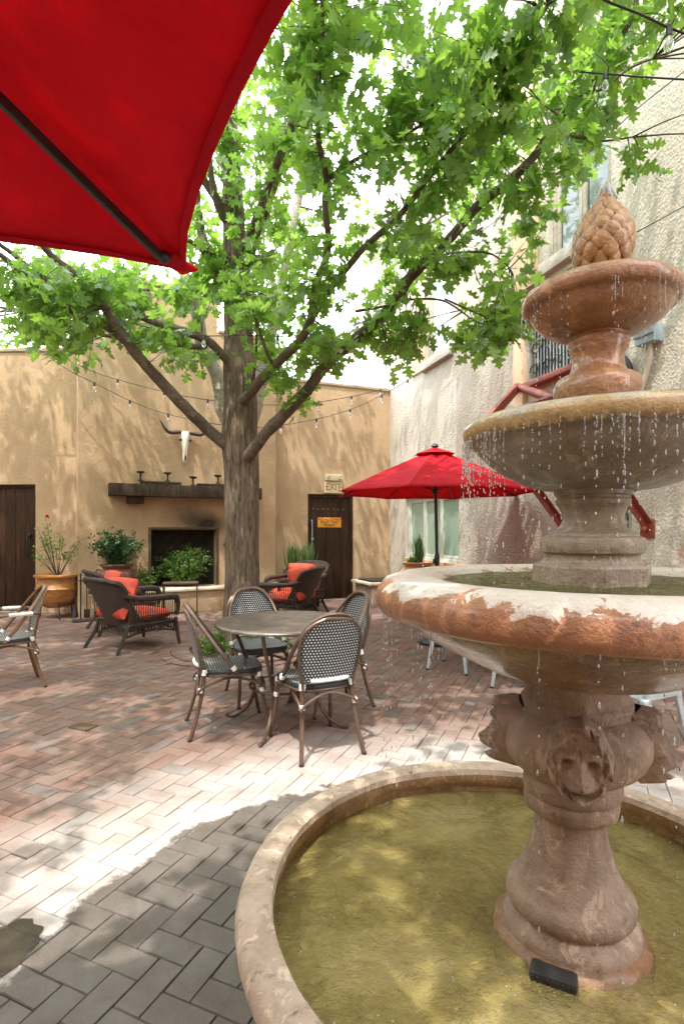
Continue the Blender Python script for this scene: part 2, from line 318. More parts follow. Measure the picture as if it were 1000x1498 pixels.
# ------------------------------------------------------------------ mesh helpers
class MB:
    def __init__(s): s.v = []; s.f = []; s.uv = None; s.at = {}
    def add(s, vs, fs):
        o = len(s.v); s.v += [tuple(x) for x in vs]; s.f += [tuple(i+o for i in f) for f in fs]; return o
    def box(s, c, size, rz=0, bev=0, rot=None):
        bm = bmesh.new(); bmesh.ops.create_cube(bm, size=1)
        bmesh.ops.scale(bm, vec=size, verts=bm.verts)
        if bev: bmesh.ops.bevel(bm, geom=bm.edges[:], offset=bev, segments=2, affect='EDGES', profile=.6)
        mt = Matrix.Translation(c) @ (rot.to_4x4() if rot is not None else Matrix.Rotation(rz, 4, 'Z'))
        s.frombm(bm, mt); bm.free(); return s
    def frombm(s, bm, mt=Matrix()):
        bm.verts.index_update()
        s.add([mt @ v.co for v in bm.verts], [[v.index for v in f.verts] for f in bm.faces])
    def tube(s, pts, r, n=8, smooth=3, cap=True):
        pts = [Vector(p) for p in pts]
        rs = list(r) if isinstance(r, (list, tuple)) else [r]*len(pts)
        if smooth > 1 and len(pts) > 2:
            P, R = [], []
            for i in range(len(pts)-1):
                p0 = pts[max(i-1, 0)]; p1 = pts[i]; p2 = pts[i+1]; p3 = pts[min(i+2, len(pts)-1)]
                for k in range(smooth):
                    t = k/smooth
                    P.append(.5*((2*p1)+(p2-p0)*t+(2*p0-5*p1+4*p2-p3)*t*t+(3*p1-p0-3*p2+p3)*t**3)); R.append(rs[i]*(1-t)+rs[i+1]*t)
            P.append(pts[-1]); R.append(rs[-1]); pts, rs = P, R
        tan = [(pts[min(i+1, len(pts)-1)]-pts[max(i-1, 0)]).normalized() for i in range(len(pts))]
        a = Vector((0, 0, 1)) if abs(tan[0].z) < .9 else Vector((1, 0, 0))
        nrm = tan[0].cross(a).normalized(); vs = []
        for i, p in enumerate(pts):
            nrm = (nrm-tan[i]*nrm.dot(tan[i])).normalized(); bi = tan[i].cross(nrm)
            for k in range(n):
                q = 2*PI*k/n; vs.append(p+(nrm*math.cos(q)+bi*math.sin(q))*rs[i])
        fs = [(i*n+k, i*n+(k+1) % n, (i+1)*n+(k+1) % n, (i+1)*n+k) for i in range(len(pts)-1) for k in range(n)]
        if cap: fs += [tuple(range(n))[::-1], tuple((len(pts)-1)*n+k for k in range(n))]
        s.add(vs, fs); return s
    def lathe(s, prof, c=(0, 0), n=48, wob=0, lean=None, phase=0, cap=True, f=None):
        vs = []
        for r, z in prof:
            cx, cy = (lean(z) if lean else c)
            for k in range(n):
                q = 2*PI*k/n+phase; rr = r
                if wob: rr += wob*(mnoise.noise(Vector((math.cos(q)*3+cx*7, math.sin(q)*3, z*14)))+.5*mnoise.noise(Vector((math.cos(q)*12, math.sin(q)*12, z*40))))
                if f: rr, zz = f(rr, z, q)
                else: zz = z
                vs.append((cx+rr*math.cos(q), cy+rr*math.sin(q), zz))
        m = len(prof)
        fs = [(i*n+k, i*n+(k+1) % n, (i+1)*n+(k+1) % n, (i+1)*n+k) for i in range(m-1) for k in range(n)]
        if cap: fs += [tuple(range(n))[::-1], tuple((m-1)*n+k for k in range(n))]
        s.add(vs, fs); return s
    def sphere(s, c, r, n=12, m=8, rot=None):
        r = (r, r, r) if isinstance(r, (int, float)) else r; vs = []
        R = rot if rot is not None else Matrix.Identity(3)
        for i in range(m+1):
            t = PI*i/m
            for k in range(n):
                q = 2*PI*k/n; vs.append(Vector(c)+R @ Vector((r[0]*math.sin(t)*math.cos(q), r[1]*math.sin(t)*math.sin(q), r[2]*math.cos(t))))
        s.add(vs, [(i*n+k, (i+1)*n+k, (i+1)*n+(k+1) % n, i*n+(k+1) % n) for i in range(m) for k in range(n)]); return s
    def grid(s, fn, nu, nv, closed=False):
        vs = [fn(i/(nu-1), j/(nv-1)) for j in range(nv) for i in range(nu)]
        o = s.add(vs, [(j*nu+i, j*nu+i+1, (j+1)*nu+i+1, (j+1)*nu+i) for j in range(nv-1) for i in range(nu-1)]); return o
    def build(s, name, mat, parent=None, loc=None, smooth=40, solid=0, uv=None, attrs=None, mods=None):
        me = bpy.data.meshes.new(name)
        if loc is not None:
            L = Vector(loc); vs = [(v[0]-L.x, v[1]-L.y, v[2]-L.z) for v in s.v]
        else: vs = s.v
        me.from_pydata(vs, [], s.f); me.update()
        me.materials.append(mat)
        bm = bmesh.new(); bm.from_mesh(me); bmesh.ops.remove_doubles(bm, verts=bm.verts, dist=1e-6)
        bmesh.ops.recalc_face_normals(bm, faces=bm.faces) if uv is None and attrs is None else None
        bm.to_mesh(me) if uv is None and attrs is None else None; bm.free()
        if uv is not None:
            l = me.uv_layers.new(name='UVMap')
            for lp in me.loops: l.data[lp.index].uv = uv[lp.vertex_index]
        if attrs:
            for k, vals in attrs.items():
                a = me.attributes.new(k, 'FLOAT', 'POINT'); a.data.foreach_set('value', np.array(vals, dtype=np.float32))
        if smooth:
            me.polygons.foreach_set('use_smooth', [True]*len(me.polygons)); me.set_sharp_from_angle(angle=math.radians(smooth))
        o = bpy.data.objects.new(name, me); col.objects.link(o)
        if parent is not None: o.parent = parent
        if solid:
            md = o.modifiers.new('thickness', 'SOLIDIFY'); md.thickness = solid; md.offset = 0
        return o
def tag(o, label=None, cat=None, group=None, kind=None):
    if label: o['label'] = label
    if cat: o['category'] = cat
    if group: o['group'] = group
    if kind: o['kind'] = kind
    return o
def thing(name, loc, label, cat, rz=0, group=None):
    o = bpy.data.objects.new(name, None); col.objects.link(o); o.location = loc; o.rotation_euler = (0, 0, rz); o.empty_display_size = .2
    return tag(o, label, cat, group)
def kids(o): return [x for x in bpy.data.objects if x.parent == o]
def copy_tree(o, parent=None):
    c = o.copy(); col.objects.link(c); c.parent = parent
    for ch in kids(o): copy_tree(ch, c)
    return c
def text_part(body, size, mat, parent, loc, rot, name, depth=.002, sx=1.0):
    cu = bpy.data.curves.new('t', 'FONT'); cu.body = body; cu.size = size; cu.align_x = 'CENTER'; cu.align_y = 'CENTER'; cu.extrude = depth; cu.offset = size*.012
    t = bpy.data.objects.new('t', cu); col.objects.link(t); bpy.context.view_layer.update()
    me = bpy.data.meshes.new_from_object(t.evaluated_get(bpy.context.evaluated_depsgraph_get())); bpy.data.objects.remove(t)
    me.name = name; me.materials.clear(); me.materials.append(mat)
    o = bpy.data.objects.new(name, me); col.objects.link(o); o.parent = parent; o.location = loc; o.rotation_euler = rot; o.scale = (sx, 1, 1); return o

# numpy leaf cloud: positions (N,3), directions (N,3), sizes (N), random normals
OAK = [(0, 0), (.03, .10), (.26, .14), (.31, .25), (.15, .31), (.15, .38), (.45, .49), (.40, .60), (.46, .66), (.19, .66), (.16, .72), (.30, .90), (.12, .91), (0, 1.10)]
def leaf_template(kind):
    if kind == 'oak':
        half = OAK
        right = [(x, y) for x, y in half]; left = [(-x, y) for x, y in half]
        mid = [(0, y) for x, y in half]
        V, Fc = [], []
        for x, y in right: V.append((x, y, abs(x)*.16-.22*y*y*.5))
        n = len(right)
        for x, y in left: V.append((x, y, abs(x)*.16-.22*y*y*.5))
        for x, y in mid: V.append((0, y, -.22*y*y*.5))
        for i in range(n-1):
            Fc.append((2*n+i, i, i+1)); Fc.append((2*n+i, i+1, 2*n+i+1)); Fc.append((2*n+i, n+i+1, n+i)); Fc.append((2*n+i, 2*n+i+1, n+i+1))
        return np.array(V, dtype=np.float32), np.array(Fc, dtype=np.int32)
    if kind == 'oval':
        V = [(0, 0, 0), (.2, .3, .05), (.22, .6, .03), (0, 1, -.1), (-.22, .6, .03), (-.2, .3, .05), (0, .5, -.03)]
        Fc = [(0, 1, 6), (1, 2, 6), (2, 3, 6), (3, 4, 6), (4, 5, 6), (5, 0, 6)]
        return np.array(V, dtype=np.float32), np.array(Fc, dtype=np.int32)
    if kind == 'blade':
        V = [(.03, 0, 0), (-.03, 0, 0), (.035, .35, 0), (-.035, .35, 0), (.025, .7, -.08), (-.025, .7, -.08), (0, 1, -.28)]
        Fc = [(0, 2, 3), (0, 3, 1), (2, 4, 5), (2, 5, 3), (4, 6, 5)]
        return np.array(V, dtype=np.float32), np.array(Fc, dtype=np.int32)
def leaves(name, mat, P, D, S, kind='oak', parent=None, loc=(0, 0, 0), up=None, jit=.6, rnd=None):
    T, Fc = leaf_template(kind); P = np.asarray(P, dtype=np.float32); D = np.asarray(D, dtype=np.float32); S = np.asarray(S, dtype=np.float32)
    N = len(P); D = D/np.linalg.norm(D, axis=1, keepdims=True)
    U = (np.array([0, 0, 1.], dtype=np.float32)+rng.normal(0, jit, (N, 3))).astype(np.float32) if up is None else np.asarray(up, dtype=np.float32)
    X = np.cross(D, U); X /= np.linalg.norm(X, axis=1, keepdims=True)+1e-9; Z = np.cross(X, D)
    V = P[:, None, :]+S[:, None, None]*(T[None, :, 0:1]*X[:, None, :]+T[None, :, 1:2]*D[:, None, :]+T[None, :, 2:3]*Z[:, None, :])
    V = V.reshape(-1, 3)-np.array(loc, dtype=np.float32)
    FF = (Fc[None]+(np.arange(N)*len(T))[:, None, None]).reshape(-1).astype(np.int32)
    nf = N*len(Fc); me = bpy.data.meshes.new(name); me.vertices.add(len(V)); me.vertices.foreach_set('co', V.reshape(-1))
    me.loops.add(len(FF)); me.loops.foreach_set('vertex_index', FF)
    me.polygons.add(nf); me.polygons.foreach_set('loop_start', np.arange(nf, dtype=np.int32)*3)
    me.update(calc_edges=True); me.validate()
    a = me.attributes.new('rnd', 'FLOAT', 'POINT')
    rr = rng.random(N) if rnd is None else rnd
    a.data.foreach_set('value', np.repeat(rr, len(T)).astype(np.float32))
    me.materials.append(mat); me.polygons.foreach_set('use_smooth', np.ones(nf, dtype=bool))
    o = bpy.data.objects.new(name, me); col.objects.link(o)
    if parent is not None: o.parent = parent
    return o

# ------------------------------------------------------------------ walls
class Wall:
    def __init__(s, p0, p1, th=.3):
        s.p0 = Vector((p0[0], p0[1], 0)); s.p1 = Vector((p1[0], p1[1], 0)); s.L = (s.p1-s.p0).length; s.d = (s.p1-s.p0)/s.L
        s.n = Vector((s.d.y, -s.d.x, 0)); s.th = th    # outward normal (towards the courtyard)
    def s_of(s, px):
        u = (px-500)/F   # p0.x+d.x*k = u*(p0.y+d.y*k)
        return (u*s.p0.y-s.p0.x)/(s.d.x-u*s.d.y)
    def z_of(s, px, py):
        k = s.s_of(px); Y = s.p0.y+s.d.y*k; return H+(YH-py)/F*Y
    def P(s, k, z, out=0): 
        q = s.p0+s.d*k+s.n*out; return Vector((q.x, q.y, z))
    def ang(s): return math.atan2(s.d.y, s.d.x)
    def mesh(s, z0, tops, openings, reveal=.15):
        """tops: list of (s_start, s_end, z_top); openings: (s0,s1,z0,z1)"""
        mb = MB()
        ks = sorted(set([t[0] for t in tops]+[t[1] for t in tops]+[o[0] for o in openings]+[o[1] for o in openings]))
        for a, b in zip(ks[:-1], ks[1:]):
            mid = (a+b)/2; zt = [t[2] for t in tops if t[0] <= mid <= t[1]]
            if not zt: continue
            zt = zt[0]; ivs = sorted([(o[2], o[3]) for o in openings if o[0] <= mid <= o[1]])
            z = z0
            for lo, hi in ivs+[(zt, zt)]:
                if lo > z+1e-4:
                    n1 = max(1, int((b-a)/.8)); n2 = max(1, int((lo-z)/.8))
                    for i in range(n1):
                        for j in range(n2):
                            a1, b1 = a+(b-a)*i/n1, a+(b-a)*(i+1)/n1; c1, d1 = z+(lo-z)*j/n2, z+(lo-z)*(j+1)/n2
                            mb.add([s.P(a1, c1), s.P(b1, c1), s.P(b1, d1), s.P(a1, d1)], [(0, 1, 2, 3)])
                z = hi
            mb.add([s.P(a, zt), s.P(b, zt), s.P(b, zt, -s.th), s.P(a, zt, -s.th)], [(0, 1, 2, 3)])
            mb.add([s.P(a, z0, -s.th), s.P(b, z0, -s.th), s.P(b, zt, -s.th), s.P(a, zt, -s.th)], [(3, 2, 1, 0)]) if not ivs else None
        for (a, b, lo, hi) in openings:
            for q in ([s.P(a, lo), s.P(a, lo, -reveal), s.P(a, hi, -reveal), s.P(a, hi)], [s.P(b, lo), s.P(b, hi), s.P(b, hi, -reveal), s.P(b, lo, -reveal)],
                      [s.P(a, hi), s.P(a, hi, -reveal), s.P(b, hi, -reveal), s.P(b, hi)], [s.P(a, lo), s.P(b, lo), s.P(b, lo, -reveal), s.P(a, lo, -reveal)]):
                mb.add(q, [(0, 1, 2, 3)])
        prev = None
        for (a, b, zt) in tops:   # end faces and steps
            for k, side in ((a, 0), (b, 1)):
                mb.add([s.P(k, z0), s.P(k, z0, -s.th), s.P(k, zt, -s.th), s.P(k, zt)], [(0, 1, 2, 3)])
        return mb
    def box(s, mb, k0, k1, z0, z1, o0, o1, bev=.005):
        c = s.P((k0+k1)/2, (z0+z1)/2, (o0+o1)/2); mb.box(c, (abs(k1-k0), abs(o1-o0), abs(z1-z0)), s.ang(), bev); return mb

# ------------------------------------------------------------------ ground and paving
def flat(name, x0, x1, y0, y1, z, mat, n=1):
    mb = MB(); mb.grid(lambda u, v: (x0+(x1-x0)*u, y0+(y1-y0)*v, z), n+1, n+1)
    return tag(mb.build(name, mat, smooth=0), kind='structure')
flat('ground', -60, 60, -40, 80, -.05, M['ground'])
flat('paving_bed', -9, 6.5, -3, 13, -.012, M['joint'])
TREE = Vector((-1.18, 6.45, 0))
def herringbone():
    V, Fc, R = [], [], []
    a = math.radians(-23.5); ca, sa = math.cos(a), math.sin(a); w = .0995; g = .0014
    org = gnd(132, 1406)
    for i in range(-110, 130):
        for j in range(-60, 160):
            d = (i-j) % 4
            if d == 0: x0, y0, x1, y1 = i, j, i+2, j+1
            elif d == 3: x0, y0, x1, y1 = i, j, i+1, j+2
            else: continue
            cx, cy = (x0+x1)/2*w, (y0+y1)/2*w
            wx, wy = org.x+cx*ca-cy*sa, org.y+cx*sa+cy*ca
            if not (-8.5 < wx < 5.6 and -.3 < wy < 12.3): continue
            if abs(wx) > wy*.72+1.2: continue
            if (Vector((wx, wy, 0))-TREE).length < .93: continue
            if (Vector((wx, wy, 0))-PC).length < .66: continue
            o = len(V); h = random.gauss(0, .0011); tx, ty = random.gauss(0, .006), random.gauss(0, .006)
            near = wy < 4.5
            hx, hy = (x1-x0)*w/2, (y1-y0)*w/2; rot = random.gauss(0, .004); G4 = [random.choice((.0004, .0008, .0012, .0022)) for _ in range(4)]; jt = lambda: random.gauss(0, .0006)
            e = .0026
            for (px, py, z) in [(-hx+G4[0], -hy+G4[1], -.006), (hx-G4[2], -hy+G4[1], -.006), (hx-G4[2], hy-G4[3], -.006), (-hx+G4[0], hy-G4[3], -.006), (-hx+G4[0]+e+jt(), -hy+G4[1]+e+jt(), 0), (hx-G4[2]-e+jt(), -hy+G4[1]+e+jt(), 0), (hx-G4[2]-e+jt(), hy-G4[3]-e+jt(), 0), (-hx+G4[0]+e+jt(), hy-G4[3]-e+jt(), 0)]:
                qx, qy = cx+px-py*rot, cy+py+px*rot
                V.append((org.x+qx*ca-qy*sa, org.y+qx*sa+qy*ca, z+h+px*tx+py*ty))
            Fc += [(o+4, o+5, o+6, o+7)]+[(o+k, o+(k+1) % 4, o+4+(k+1) % 4, o+4+k) for k in range(4)]
            R += [random.random()]*8
    mb = MB(); mb.v = V; mb.f = Fc
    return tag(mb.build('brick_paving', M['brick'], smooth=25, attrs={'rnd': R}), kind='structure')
herringbone()
# ring of bricks around the tree
rb = MB(); R = []
for ring, (ra, rb2, n) in enumerate(((.60, .80, 34), (.81, .93, 46))):
    for k in range(n):
        a0, a1 = 2*PI*(k+.04)/n, 2*PI*(k+.96)/n; pts = []
        for rr, aa in ((ra, a0), (rb2, a0), (rb2, a1), (ra, a1)): pts.append((TREE.x+rr*math.cos(aa), TREE.y+rr*math.sin(aa)))
        z = .004+random.gauss(0, .002)+(.012 if ring == 0 else 0)
        o = rb.add([(x, y, -.01) for x, y in pts]+[(x, y, z) for x, y in pts], [(4, 5, 6, 7), (0, 1, 5, 4), (1, 2, 6, 5), (2, 3, 7, 6), (3, 0, 4, 7)])
        R += [random.random()*.5+.2]*8
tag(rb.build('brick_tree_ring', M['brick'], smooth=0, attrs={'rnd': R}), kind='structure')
sb = MB(); sb.lathe([(.001, .02), (.35, .03), (.55, .015), (.605, -.008)], c=(TREE.x, TREE.y), n=40, wob=.02, cap=False)
tag(sb.build('planting_soil', M['soil']), kind='structure')
# puddle
pd = MB(); cpt = gnd(-12, 1398); o = []
for k in range(60):
    q = 2*PI*k/60; rr = 1+.30*mnoise.noise(Vector((math.cos(q)*1.6, math.sin(q)*1.6, 3.3)))+.10*mnoise.noise(Vector((math.cos(q)*5, math.sin(q)*5, 1)))
    o.append((cpt.x+.125*rr*math.cos(q), cpt.y+.14*rr*math.sin(q)*1.15, .0042))
pd.add(o+[(cpt.x, cpt.y, .0042)], [(k, (k+1) % 60, 60) for k in range(60)])
tag(pd.build('puddle_water', M['puddle'], smooth=0), kind='structure')
dr = gnd(122, 1064)
mb = MB(); mb.box((0, 0, .0), (.17, .11, .012), 0, .002)
for k in range(5): mb.box((-.06+k*.03, 0, .0068), (.008, .09, .002), 0)
t = tag(mb.build('floor_drain', M['rust_iron'], smooth=0), 'small rectangular metal drain plate set in the brick paving', 'drain'); t.location = (dr.x, dr.y, .003); t.rotation_euler.z = math.radians(-23)

# ------------------------------------------------------------------ walls of the courtyard
WL = Wall((-9, 9.45), (-4.05, 9.2))                 # left wall with wooden door
bx0, bx1 = -4.2, -1.24
WB = Wall((bx0, 10.88+.52*bx0), (bx1, 10.88+.52*bx1), .5)   # chimney breast
WE = Wall((-1.60, 10.45-.42*.334), (.9975+.02, 11.4+.008), .35)  # wall with exit door
WR = Wall((.9975-.3125*2.65, 14.05), (.9975+.3125*10.9, .5), .5)  # right hand house wall
def S(w, px): return w.s_of(px)
# left wall
ld = (S(WL, -70), S(WL, 52), 0.0, WL.z_of(30, 708.5))
zL = WL.z_of(60, 514)
wl = thing('left_wall', WL.P(WL.L/2, 0), 'low tan stucco wall with a dark wooden door at the left', 'wall')
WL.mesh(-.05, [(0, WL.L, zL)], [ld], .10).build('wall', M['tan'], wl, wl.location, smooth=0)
cb = MB(); WL.box(cb, 0, WL.L, zL, zL+.06, -.32, .03, .01); cb.build('coping', M['cap'], wl, wl.location)
# breast
fx = lambda px, py: (S(WB, px), WB.z_of(px, py))
f0, f1 = S(WB, 221), S(WB, 316); zt = WB.z_of(270, 775); zb = .42
zBr = WB.z_of(395, 500); c0, c1 = S(WB, 192), S(WB, 318); zCh = WB.z_of(200, 413)
br = thing('chimney_breast', WB.P(WB.L/2, 0), 'tall tan stucco chimney breast with black open fireplace', 'fireplace')
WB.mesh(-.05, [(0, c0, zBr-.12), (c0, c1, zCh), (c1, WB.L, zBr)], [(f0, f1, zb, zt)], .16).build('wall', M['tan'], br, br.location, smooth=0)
cb = MB(); WB.box(cb, 0, c0-.03, zBr-.12, zBr-.06, -.5, .03, .01); WB.box(cb, c0-.03, c1+.03, zCh, zCh+.08, -.5, .03, .01); WB.box(cb, c1+.031, WB.L, zBr, zBr+.06, -.5, .03, .01)
cb.build('coping', M['cap'], br, br.location)
fb = MB()   # firebox interior
A = [WB.P(f0, zb, -.158), WB.P(f1, zb, -.158), WB.P(f1, zt, -.158), WB.P(f0, zt, -.158)]
B = [WB.P(f0+.1, zb, -.48), WB.P(f1-.1, zb, -.48), WB.P(f1-.1, zt-.05, -.48), WB.P(f0+.1, zt-.05, -.48)]
fb.add(A+B, [(0, 1, 5, 4), (1, 2, 6, 5), (2, 3, 7, 6), (3, 0, 4, 7), (4, 5, 6, 7)]); fb.build('firebox', M['soot'], br, br.location, smooth=0)
fr = MB()
for a, b, c, d in ((f0-.045, f0, zb, zt), (f1, f1+.045, zb, zt), (f0-.045, f1+.045, zt+.001, zt+.045)): WB.box(fr, a, b, c, d, -.02, .015, .004)
fr.build('opening_surround', M['rust_iron'], br, br.location)
h = MB(); k0, k1 = S(WB, 150)-.2, WB.L+.15
WB.box(h, k0+.03, k1-.03, 0, .37, .002, .33, .01); h.build('hearth_base', M['tan'], br, br.location)
h = MB(); WB.box(h, k0, k1, .371, .42, .003, .37, .014); h.build('hearth_slab', M['ledge'], br, br.location)
# mantel beam
m0, m1 = S(WB, 158), S(WB, 377)
zm0, zm1 = WB.z_of(250, 728)-.0, WB.z_of(250, 728)+.20
mt = thing('mantel_beam', WB.P((m0+m1)/2, zm0), 'long dark timber mantel beam above the fireplace', 'mantel')
h = MB(); WB.box(h, m0, m1, zm0, zm1, .004, .24, .014)
for i, v in enumerate(h.v):
    n_ = .012*mnoise.noise(Vector(v)*3); h.v[i] = (v[0], v[1], v[2]+n_)
h.build('beam', M['beam'], mt, mt.location)
for q in (.16, .85):
    h = MB(); kk = m0+(m1-m0)*q; WB.box(h, kk-.13, kk+.13, zm0-.12, zm0-.001, .004, .16, .012); h.build('corbel', M['beam'], mt, mt.location)
for (pa, pb, hh, lab) in ((204, 262, .05, 'dark wooden board lying at the left on the mantel beam'), (286, 327, .045, 'dark wooden board lying at the right on the mantel beam')):
    h = MB(); WB.box(h, S(WB, pa), S(WB, pb), 0, hh, .05, .21, .008); kk = (S(WB, pa)+S(WB, pb))/2; L = WB.P(kk, 0, .13)
    o = h.build('board', M['beam'], None, L); o.location = (L.x, L.y, zm1+.004); tag(o, lab, 'board', 'boards lying on the mantel')
def candle_holder():
    mb = MB(); mb.lathe([(.001, 0), (.042, 0), (.04, .012), (.016, .03), (.011, .06), (.016, .085), (.011, .10), (.02, .115), (.056, .125), (.06, .15), (.052, .15), (.045, .132), (.001, .13)], n=20, cap=False)
    return mb.build('candle_holder', M['iron'])
ch0 = candle_holder(); cps = [(204, .054), (243, .054), (280, .004), (316, .049)]
for i, ((px, dz), lab) in enumerate(zip(cps, ('iron candle holder nearest the left end of the mantel', 'second iron candle holder from the left on the mantel', 'third iron candle holder from the left on the mantel', 'iron candle holder nearest the tree trunk on the mantel'))):
    o = ch0 if i == 0 else ch0.copy()
    if i: col.objects.link(o)
    p = WB.P(S(WB, px), zm1+dz+.004, .13); o.location = p; o.scale = (1.05,)*3; tag(o, lab, 'candle holder', 'iron candle holders on the mantel')
# exit wall
zE = WE.z_of(480, 563.5)
e0, e1 = S(WE, 450), S(WE, 516.5); ez = WE.z_of(480, 723)
we = thing('back_wall', WE.P(WE.L/2, 0), 'tan stucco wall with a dark door under an EXIT sign', 'wall')
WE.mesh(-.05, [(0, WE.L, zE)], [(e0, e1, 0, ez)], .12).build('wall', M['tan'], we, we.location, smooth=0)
cb = MB(); WE.box(cb, .30, WE.L, zE, zE+.06, -.33, .03, .01); cb.build('coping', M['cap'], we, we.location)
def door(name, w, k0, k1, zt, label, planks):
    th = thing(name, w.P((k0+k1)/2, 0), label, 'door')
    mb = MB(); n = planks; gw = (k1-k0-.09)/n
    for i in range(n): w.box(mb, k0+.045+i*gw+.002, k0+.045+(i+1)*gw-.002, .015, zt-.05, -.10+random.uniform(0, .004), -.055, .004)
    mb.build('door_leaf', M['door'], th, th.location)
    mb = MB(); w.box(mb, k0+.002, k0+.043, .0, zt-.002, -.11, -.02, .004); w.box(mb, k1-.043, k1-.002, .0, zt-.002, -.11, -.02, .004); w.box(mb, k0+.044, k1-.044, zt-.047, zt-.002, -.11, -.02, .004)
    mb.build('door_frame', M['door'], th, th.location); return th
dl = door('plank_door', WL, ld[0], ld[1], ld[3], 'weathered dark plank door with iron handle, beside the rose pot', 8)
mb = MB(); kk = ld[1]-.13; zc = WL.z_of(40, 783)
mb.lathe([(.001, 0), (.035, 0), (.04, .02), (.03, .04), (.001, .045)], n=16, cap=False)
Q = WL.P(kk, zc, -.055); mb.v = [(Q.x+v[0], Q.y-v[2], Q.z+v[1]) for v in mb.v]
mb.tube([WL.P(kk-.02, zc-.02, -.02), WL.P(kk-.02, zc-.06, .0), WL.P(kk-.02, zc-.32, .0), WL.P(kk-.02, zc-.36, -.04)], .012, 8)
mb.box(WL.P(kk-.02, zc-.2, -.05), (.06, .012, .46), WL.ang(), .003)
mb.build('door_handle', M['iron'], dl, dl.location)
de = door('exit_door', WE, e0, e1, ez, 'dark scratched wooden door with an orange notice', 5)
mb = MB(); kk = e0+.09
mb.tube([WE.P(kk, 1.05, -.05), WE.P(kk, 1.07, 0), WE.P(kk, 1.55, 0), WE.P(kk, 1.57, -.05)], .01, 8); mb.sphere(WE.P(kk+.02, 1.22, -.035), .03)
mb.build('door_handle', M['grey_box'], de, de.location)
mb = MB()
for k in range(7): mb.sphere(WE.P(e0+.12+k*.108, ez-.30, -.054), (.026, .012, .026), 12, 6)
mb.build('rusty_studs', M['rust_iron'], de, de.location)
# notices
an = WE.ang()
def wtext(body, size, mat, th, w, k, z, out, name, sx=1.0):
    p = w.P(k, z, out); return text_part(body, size, mat, th, (p.x-th.location.x, p.y-th.location.y, p.z-th.location.z), (PI/2, 0, w.ang()), name, .001, sx)
s0, s1 = S(WE, 466), S(WE, 500); z0, z1 = WE.z_of(480, 771.5), WE.z_of(480, 757)
nt_ = thing('door_notice', WE.P((s0+s1)/2, z0, -.055), 'orange metal notice reading NO ALCOHOL PAST THIS POINT', 'sign')
mb = MB(); WE.box(mb, s0, s1, z0, z1, -.052, -.045, .002); mb.build('plate', M['sign_orange'], nt_, nt_.location)
hh = (z1-z0)
for ln, q, mm in (('NO ALCOHOL', .80, 'ink_red'), ('PAST THIS', .5, 'ink_black'), ('POINT', .2, 'ink_black')): wtext(ln, hh*.36, M[mm], nt_, WE, (s0+s1)/2, z0+hh*q, -.043, 'lettering', 1.15)
s0, s1 = S(WE, 473.5), S(WE, 498.5); z0, z1 = WE.z_of(486, 721.5), WE.z_of(486, 694)
ex = thing('exit_sign', WE.P((s0+s1)/2, z0, .002), 'cream emergency sign reading EXIT with two lamp heads, above the dark door', 'sign')
zm = z0+(z1-z0)*.62
mb = MB(); WE.box(mb, s0, s1, z0, zm, .002, .06, .006); mb.build('sign_panel', M['sign_cream'], ex, ex.location)
mb = MB(); WE.box(mb, s0, s1, zm+.01, z1, .002, .10, .012); mb.build('lamp_housing', M['sign_cream'], ex, ex.location)
for q in (.17, .83):
    p = WE.P(s0+(s1-s0)*q, (zm+z1)/2, .105); mb = MB(); mb.lathe([(.001, 0), (.032, 0), (.036, .012), (.028, .025), (.02, .018), (.001, .016)], n=16, cap=False)
    a = WE.n; mb.v = [(p.x+a.x*v[2]+WE.d.x*v[0], p.y+a.y*v[2]+WE.d.y*v[0], p.z+v[1]) for v in mb.v]
    mb.build('lamp_head', M['ledge'], ex, ex.location)
wtext('EXIT', (zm-z0)*.85, M['ink_brown'], ex, WE, (s0+s1)/2, (z0+zm)/2, .062, 'lettering', .82)
for q, ch in ((.09, '<'), (.91, '>')): wtext(ch, (zm-z0)*.4, M['ink_brown'], ex, WE, s0+(s1-s0)*q, (z0+zm)/2, .062, 'arrow', .8)

# right house wall
def R4(px): return S(WR, px)
wt = 9.5
w1 = (R4(623), R4(659), WR.z_of(640, 520), WR.z_of(640, 520)+1.9)
w2 = (R4(803), R4(893), WR.z_of(820, 372), WR.z_of(820, 372)+1.75)
gr_ = (R4(771), R4(842), WR.z_of(771, 560), WR.z_of(771, 560)+1.02)
w3 = (R4(593), R4(671), WR.z_of(645, 822), WR.z_of(640, 722.5))
w4 = (R4(895), R4(924), 0.9, WR.z_of(910, 722))
hw = thing('house_wall', WR.P(WR.L/2, 0), 'tall rough grey rendered house wall along the right side', 'wall')
WR.mesh(-.05, [(0, WR.L, wt)], [w1, w2, gr_, w3, w4], .16).build('wall', M['rough'], hw, hw.location, smooth=0)
pl = MB(); WR.box(pl, R4(672.5), R4(757), 2.1, wt-.1, .0, .07, .01); pl.build('pilaster', M['rough'], hw, hw.location)
pl = MB(); WR.box(pl, R4(757), R4(771)-.002, 2.6, 4.45, .0, .075, .01); WR.box(pl, R4(757), R4(787), 4.45, 7.2, .0, .078, .01); pl.build('render_strip', M['peach'], hw, hw.location)
